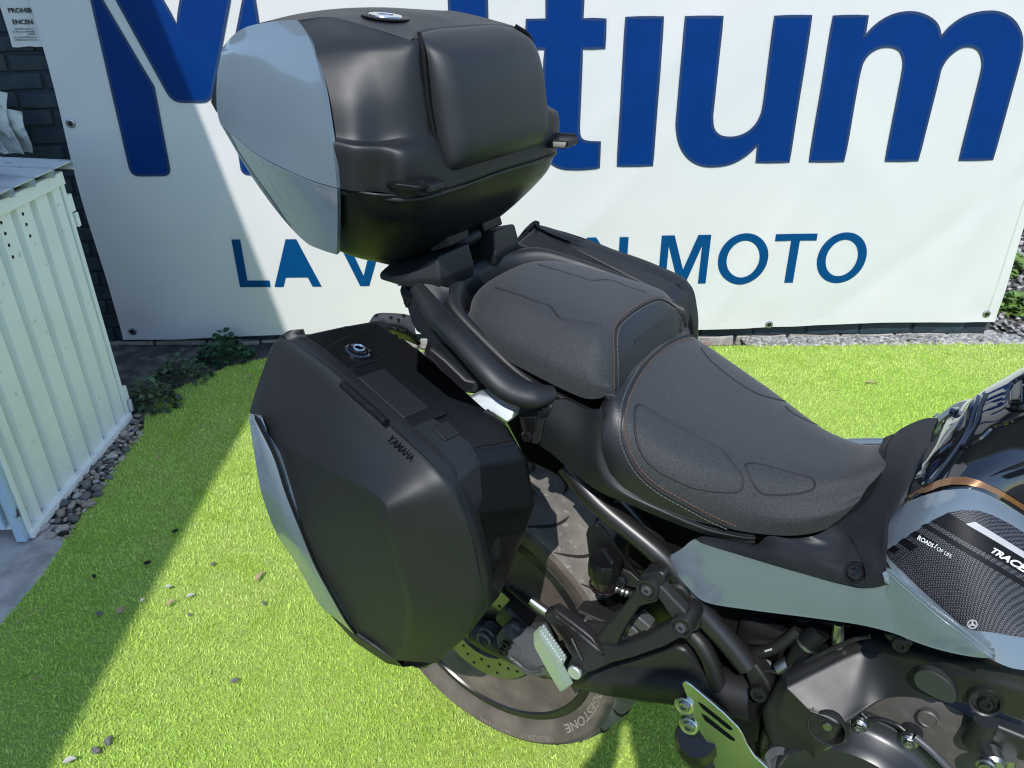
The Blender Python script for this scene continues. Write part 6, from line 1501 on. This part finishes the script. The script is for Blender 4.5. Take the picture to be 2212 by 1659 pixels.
l_out = [FVv[ix['a']] - A((0, .01, 0)), FVv[ix['z']], FVv[ix['A']], FVv[ix['B']], FVv[ix['C']]]
l_mid = [FVv[ix['j']], FVv[ix['H']], mixp('H', 'D', .6) , FVv[ix['D']] * .6 + FVv[ix['B']] * .4, mixp('C', 'F', .4)]
l_in = [FVv[ix['r']], mixp('r', 'E', .35), FVv[ix['E']], mixp('E', 'F', .6), FVv[ix['F']]]
l_fr = [FVv[ix['s']], mixp('s', 'G', .5), FVv[ix['G']], mixp('G', 'F', .5) - A((0, .01, 0)), FVv[ix['F']] - A((-.01, .02, 0))]
leg_rows = [[p - A((0, .03, 0)) for p in l_out], l_out, [a_ * .3 + b_ * .7 for a_, b_ in zip(l_out, l_mid)], [a_ * .85 + b_ * .15 for a_, b_ in zip(l_mid, l_in)], [a_ * .2 + b_ * .8 for a_, b_ in zip(l_mid, l_in)], l_in, l_fr, [p - A((0, .04, 0)) for p in l_fr]]
for s_ in (1, -1):
    mm = A((1, s_, 1))
    patch('main_frame', [[p * mm for p in r] for r in beam], m_cast, mc, 50, 90, (.65, .05 * s_, .60), .006)
    patch('frame_leg', [[p * mm for p in r] for r in leg_rows], m_cast, mc, 44, 50, (.58, .05 * s_, .52), .006)
tube('frame_edge', PV(8, (655, 880, .134), (700, 862, .135), (800, 870, .137), (1000, 768, .137), (1205, 678, .134), (1300, 657, .132)), .0032, m_cast, mc, 8, 40)
fo = lathe('frame_boss', pv(8, 1050, 1200, .186), (0, 1, .12), [(.0255, -.02), (.0260, .001), (.0243, .0042), (.0222, .0036), (.021, -.004), (.0205, -.018)], m_cast, mc, 40)
lathe('boss_hollow', pv(8, 1050, 1200, .178), (0, 1, .12), [(.0215, 0), (0, .0)], m_void, fo, 24)
lathe('pivot_nut', pv(8, 1052, 1180, .182), (0, 1, .12), [(.0130, -.004), (.0130, .003), (.012, .0045), (.007, .0045)], m_steel, fo, 6)
lathe('pivot_nut', pv(8, 1050, 1188, .190), (0, 1, .12), [(.0065, -.006), (.0065, .002), (.0055, .0035), (0, .0035)], m_steel, fo, 20)
ovp = cr([(1560, 905), (1580, 872), (1630, 862), (1690, 880), (1770, 935), (1805, 990), (1805, 1040), (1780, 1056), (1720, 1040), (1640, 1000), (1580, 960)], 40, True)
plate('frame_plug', [pv(8, x, y, .1705 + .00002 * (x - 1680)) for x, y in ovp], mat('dark frame plug', (.03, .034, .034), .5), mc, (0, -.012, 0), .001)
fb2 = lathe('frame_boss', pv(8, 1985, 1058, .182), (.1, 1, .2), [(.0185, -.02), (.018, -.003), (.0165, -.0005), (.0145, -.002), (.0138, -.009), (0, -.009)], m_cast, mc, 32)
bolt(pv(8, 1985, 1052, .1745), (.1, 1, .2), .0088, m_blackbolt, fb2)
lathe('lower_pivot', pv(8, 830, 1432, .172), (0, 1, .1), [(.036, -.02), (.036, .004), (.026, .008), (.022, .002), (0, .002)], m_castgrey, mc, 32)
# ---------------------------------------------------------------- clutch and generator covers
CC = pv(20, 800, 1270, .185)
cl_ = lathe('clutch_cover', A((CC[0], .075, CC[2])), (0, 1, 0), [(.135, 0), (.135, .062), (.130, .070), (.118, .073), (.110, .080), (.104, .098), (.096, .108), (.07, .114), (.0, .117)], mat('satin black engine cover', (.016, .017, .019), .33, spec=.6), mc, 72)
OC = pv(20, 1230, 1130, .142)
lathe('engine_cover', A((OC[0], .05, OC[2])), (0, 1, 0), [(.168, 0), (.168, .068), (.164, .080), (.150, .087), (.0, .092)], m_brown, mc, 80)
lathe('cover_plug', pv(20, 1437, 548, .142), (0, 1, .1), [(.0125, -.004), (.0125, .0035), (.0105, .005), (.009, .0035), (0, .0035)], m_brown, mc, 24)
for x, y, v in ((1285, 745, .158), (880, 615, .152), (607, 755, .180)):
    bb = lathe('cover_boss', pv(20, x, y, v) - A((0, .032, 0)), (0, 1, .05), [(.0145, 0), (.0135, .022), (.0118, .029), (0, .029)], MATS['satin black engine cover'], mc, 20)
    lathe('flange_bolt', pv(20, x, y, v), (0, 1, .05), [(.0105, -.004), (.0105, .0), (.008, .002), (.0075, .002)], m_steel, bb, 24)
    lathe('flange_bolt', pv(20, x, y, v), (0, 1, .05), [(.0068, .001), (.0068, .006), (.006, .007), (.0036, .007), (.003, .005), (0, .005)], m_steel, bb, 6)
tube('cover_ridge', PV(20, (1330, 700, .160), (1450, 800, .164), (1560, 910, .166), (1680, 1040, .166)), .005, m_castgrey, mc, 10, 30)
tube('cover_ridge', PV(20, (900, 510, .150), (960, 560, .152), (1060, 560, .154), (1180, 600, .156), (1250, 650, .158)), .003, MATS['satin black engine cover'], mc, 10, 30)
tube('engine_pipe', PV(20, (1900, 570, .15), (1870, 650, .152), (1800, 740, .15)), .014, m_rubber, mc, 12, 14)
box('engine_bracket', pv(20, 2080, 680, .13), (.05, .03, .04), m_cast, mc, .006)
lathe('flange_bolt', pv(20, 1905, 940, .18), (0, 1, .1), [(.011, -.004), (.011, .002), (.0085, .003), (.008, .007), (.004, .007)], m_steel, mc, 18)
lathe('union_nut', pv(20, 1950, 880, .16), (.3, 1, .1), [(.014, -.01), (.014, .01), (.010, .014)], m_alu, mc, 18)
tube('engine_pipe', PV(20, (2090, 860, .15), (2080, 920, .15), (2085, 980, .15)), .009, m_alu, mc, 12, 10)

# ---------------------------------------------------------------- heel guard and brake lever master
hp0, hp1, hp2 = PV(8, (205, 926, .196), (550, 1240, .187), (330, 1330, .199)); hn = np.cross(hp1 - hp0, hp2 - hp0); hn /= np.linalg.norm(hn); hn = hn if hn[1] > 0 else -hn
def on_guard(x, y, h_=0.0):
    d_ = ray_b(8, x, y); return c_b + d_ * (((hp0 + hn * h_ - c_b) @ hn) / (d_ @ hn))
hg = plate('heel_guard', [on_guard(p[0], p[1]) for p in ((188, 936, .196), (205, 926, .196), (240, 945, .194), (340, 1030, .190), (440, 1115, .188), (520, 1195, .187), (550, 1240, .187), (575, 1300, .188), (620, 1370, .190), (720, 1460, .193), (620, 1500, .196), (400, 1500, .200), (370, 1380, .200), (340, 1300, .199), (270, 1190, .198), (240, 1090, .197))], m_alub, mc, (0, -.006, 0), .0018)
for P in ([(282, 1050), (310, 1062), (478, 1196), (488, 1212), (478, 1216), (455, 1204), (310, 1088)], [(302, 1118), (330, 1130), (494, 1262), (504, 1276), (492, 1278), (470, 1268), (325, 1158)]):
    plate('guard_slot', [on_guard(x, y, .0008) for x, y in P], m_void, hg, (0, -.004, 0), .0003)
plate('guard_bracket', PV(8, (165, 1045, .190), (200, 1030, .190), (240, 1060, .192), (285, 1180, .193), (360, 1300, .195), (385, 1440, .196), (330, 1380, .193), (235, 1230, .190), (195, 1190, .189), (185, 1110, .189)), m_alub, hg, (0, -.014, 0), .003)
for x, y in ((203, 1068), (230, 1188)):
    bw = lathe('washer', pv(8, x, y, .200), (0, 1, .1), [(.0145, -.012), (.0145, .002), (.0135, .003), (.010, .002)], m_alub, hg, 24)
    bolt(pv(8, x, y, .200), (0, 1, .1), .0095, m_steel, bw, h=.005)
lathe('master_cylinder', pv(8, 290, 1290, .175), (0, .6, 1), [(.030, -.05), (.033, -.04), (.034, .03), (.028, .045), (0, .045)], mat('brown olive plastic', (.035, .03, .018), .35), mc, 24)
box('brake_switch', pv(8, 355, 1400, .186), (.02, .016, .06), m_plastic_dk, mc, .004)
lathe('switch_nut', pv(8, 345, 1405, .194), (0, 1, .1), [(.009, -.004), (.009, .003), (0, .004)], m_castgrey, mc, 14)

# ---------------------------------------------------------------- front end, ahead of the picture
lathe('front_wheel', A((1.48, 0, .30)), (0, 1, 0), [(.21, -.05), (.285, -.055), (.30, 0), (.285, .055), (.21, .05), (.205, 0), (.21, -.05)], m_tyre_side, mc, 48)
for s_ in (1, -1): tube('fork_leg', [A((1.47, .095 * s_, .31)), A((1.20, .095 * s_, .98))], .027, m_tube, mc, 12, 6)
tube('handlebar', [A((1.00, .40, 1.08)), A((1.06, .2, 1.08)), A((1.10, 0, 1.06)), A((1.06, -.2, 1.08)), A((1.00, -.40, 1.08))], .014, m_tube, mc, 12, 24)
patch('fairing', [[A((1.0, -.22, .95)), A((1.22, -.14, 1.0)), A((1.30, 0, 1.02)), A((1.22, .14, 1.0)), A((1.0, .22, .95))], [A((.98, -.26, .78)), A((1.26, -.16, .80)), A((1.36, 0, .80)), A((1.26, .16, .80)), A((.98, .26, .78))], [A((1.0, -.2, .60)), A((1.2, -.14, .62)), A((1.26, 0, .62)), A((1.2, .14, .62)), A((1.0, .2, .60))]], m_grey, mc, 20, 30, (1.1, 0, .8), .006)
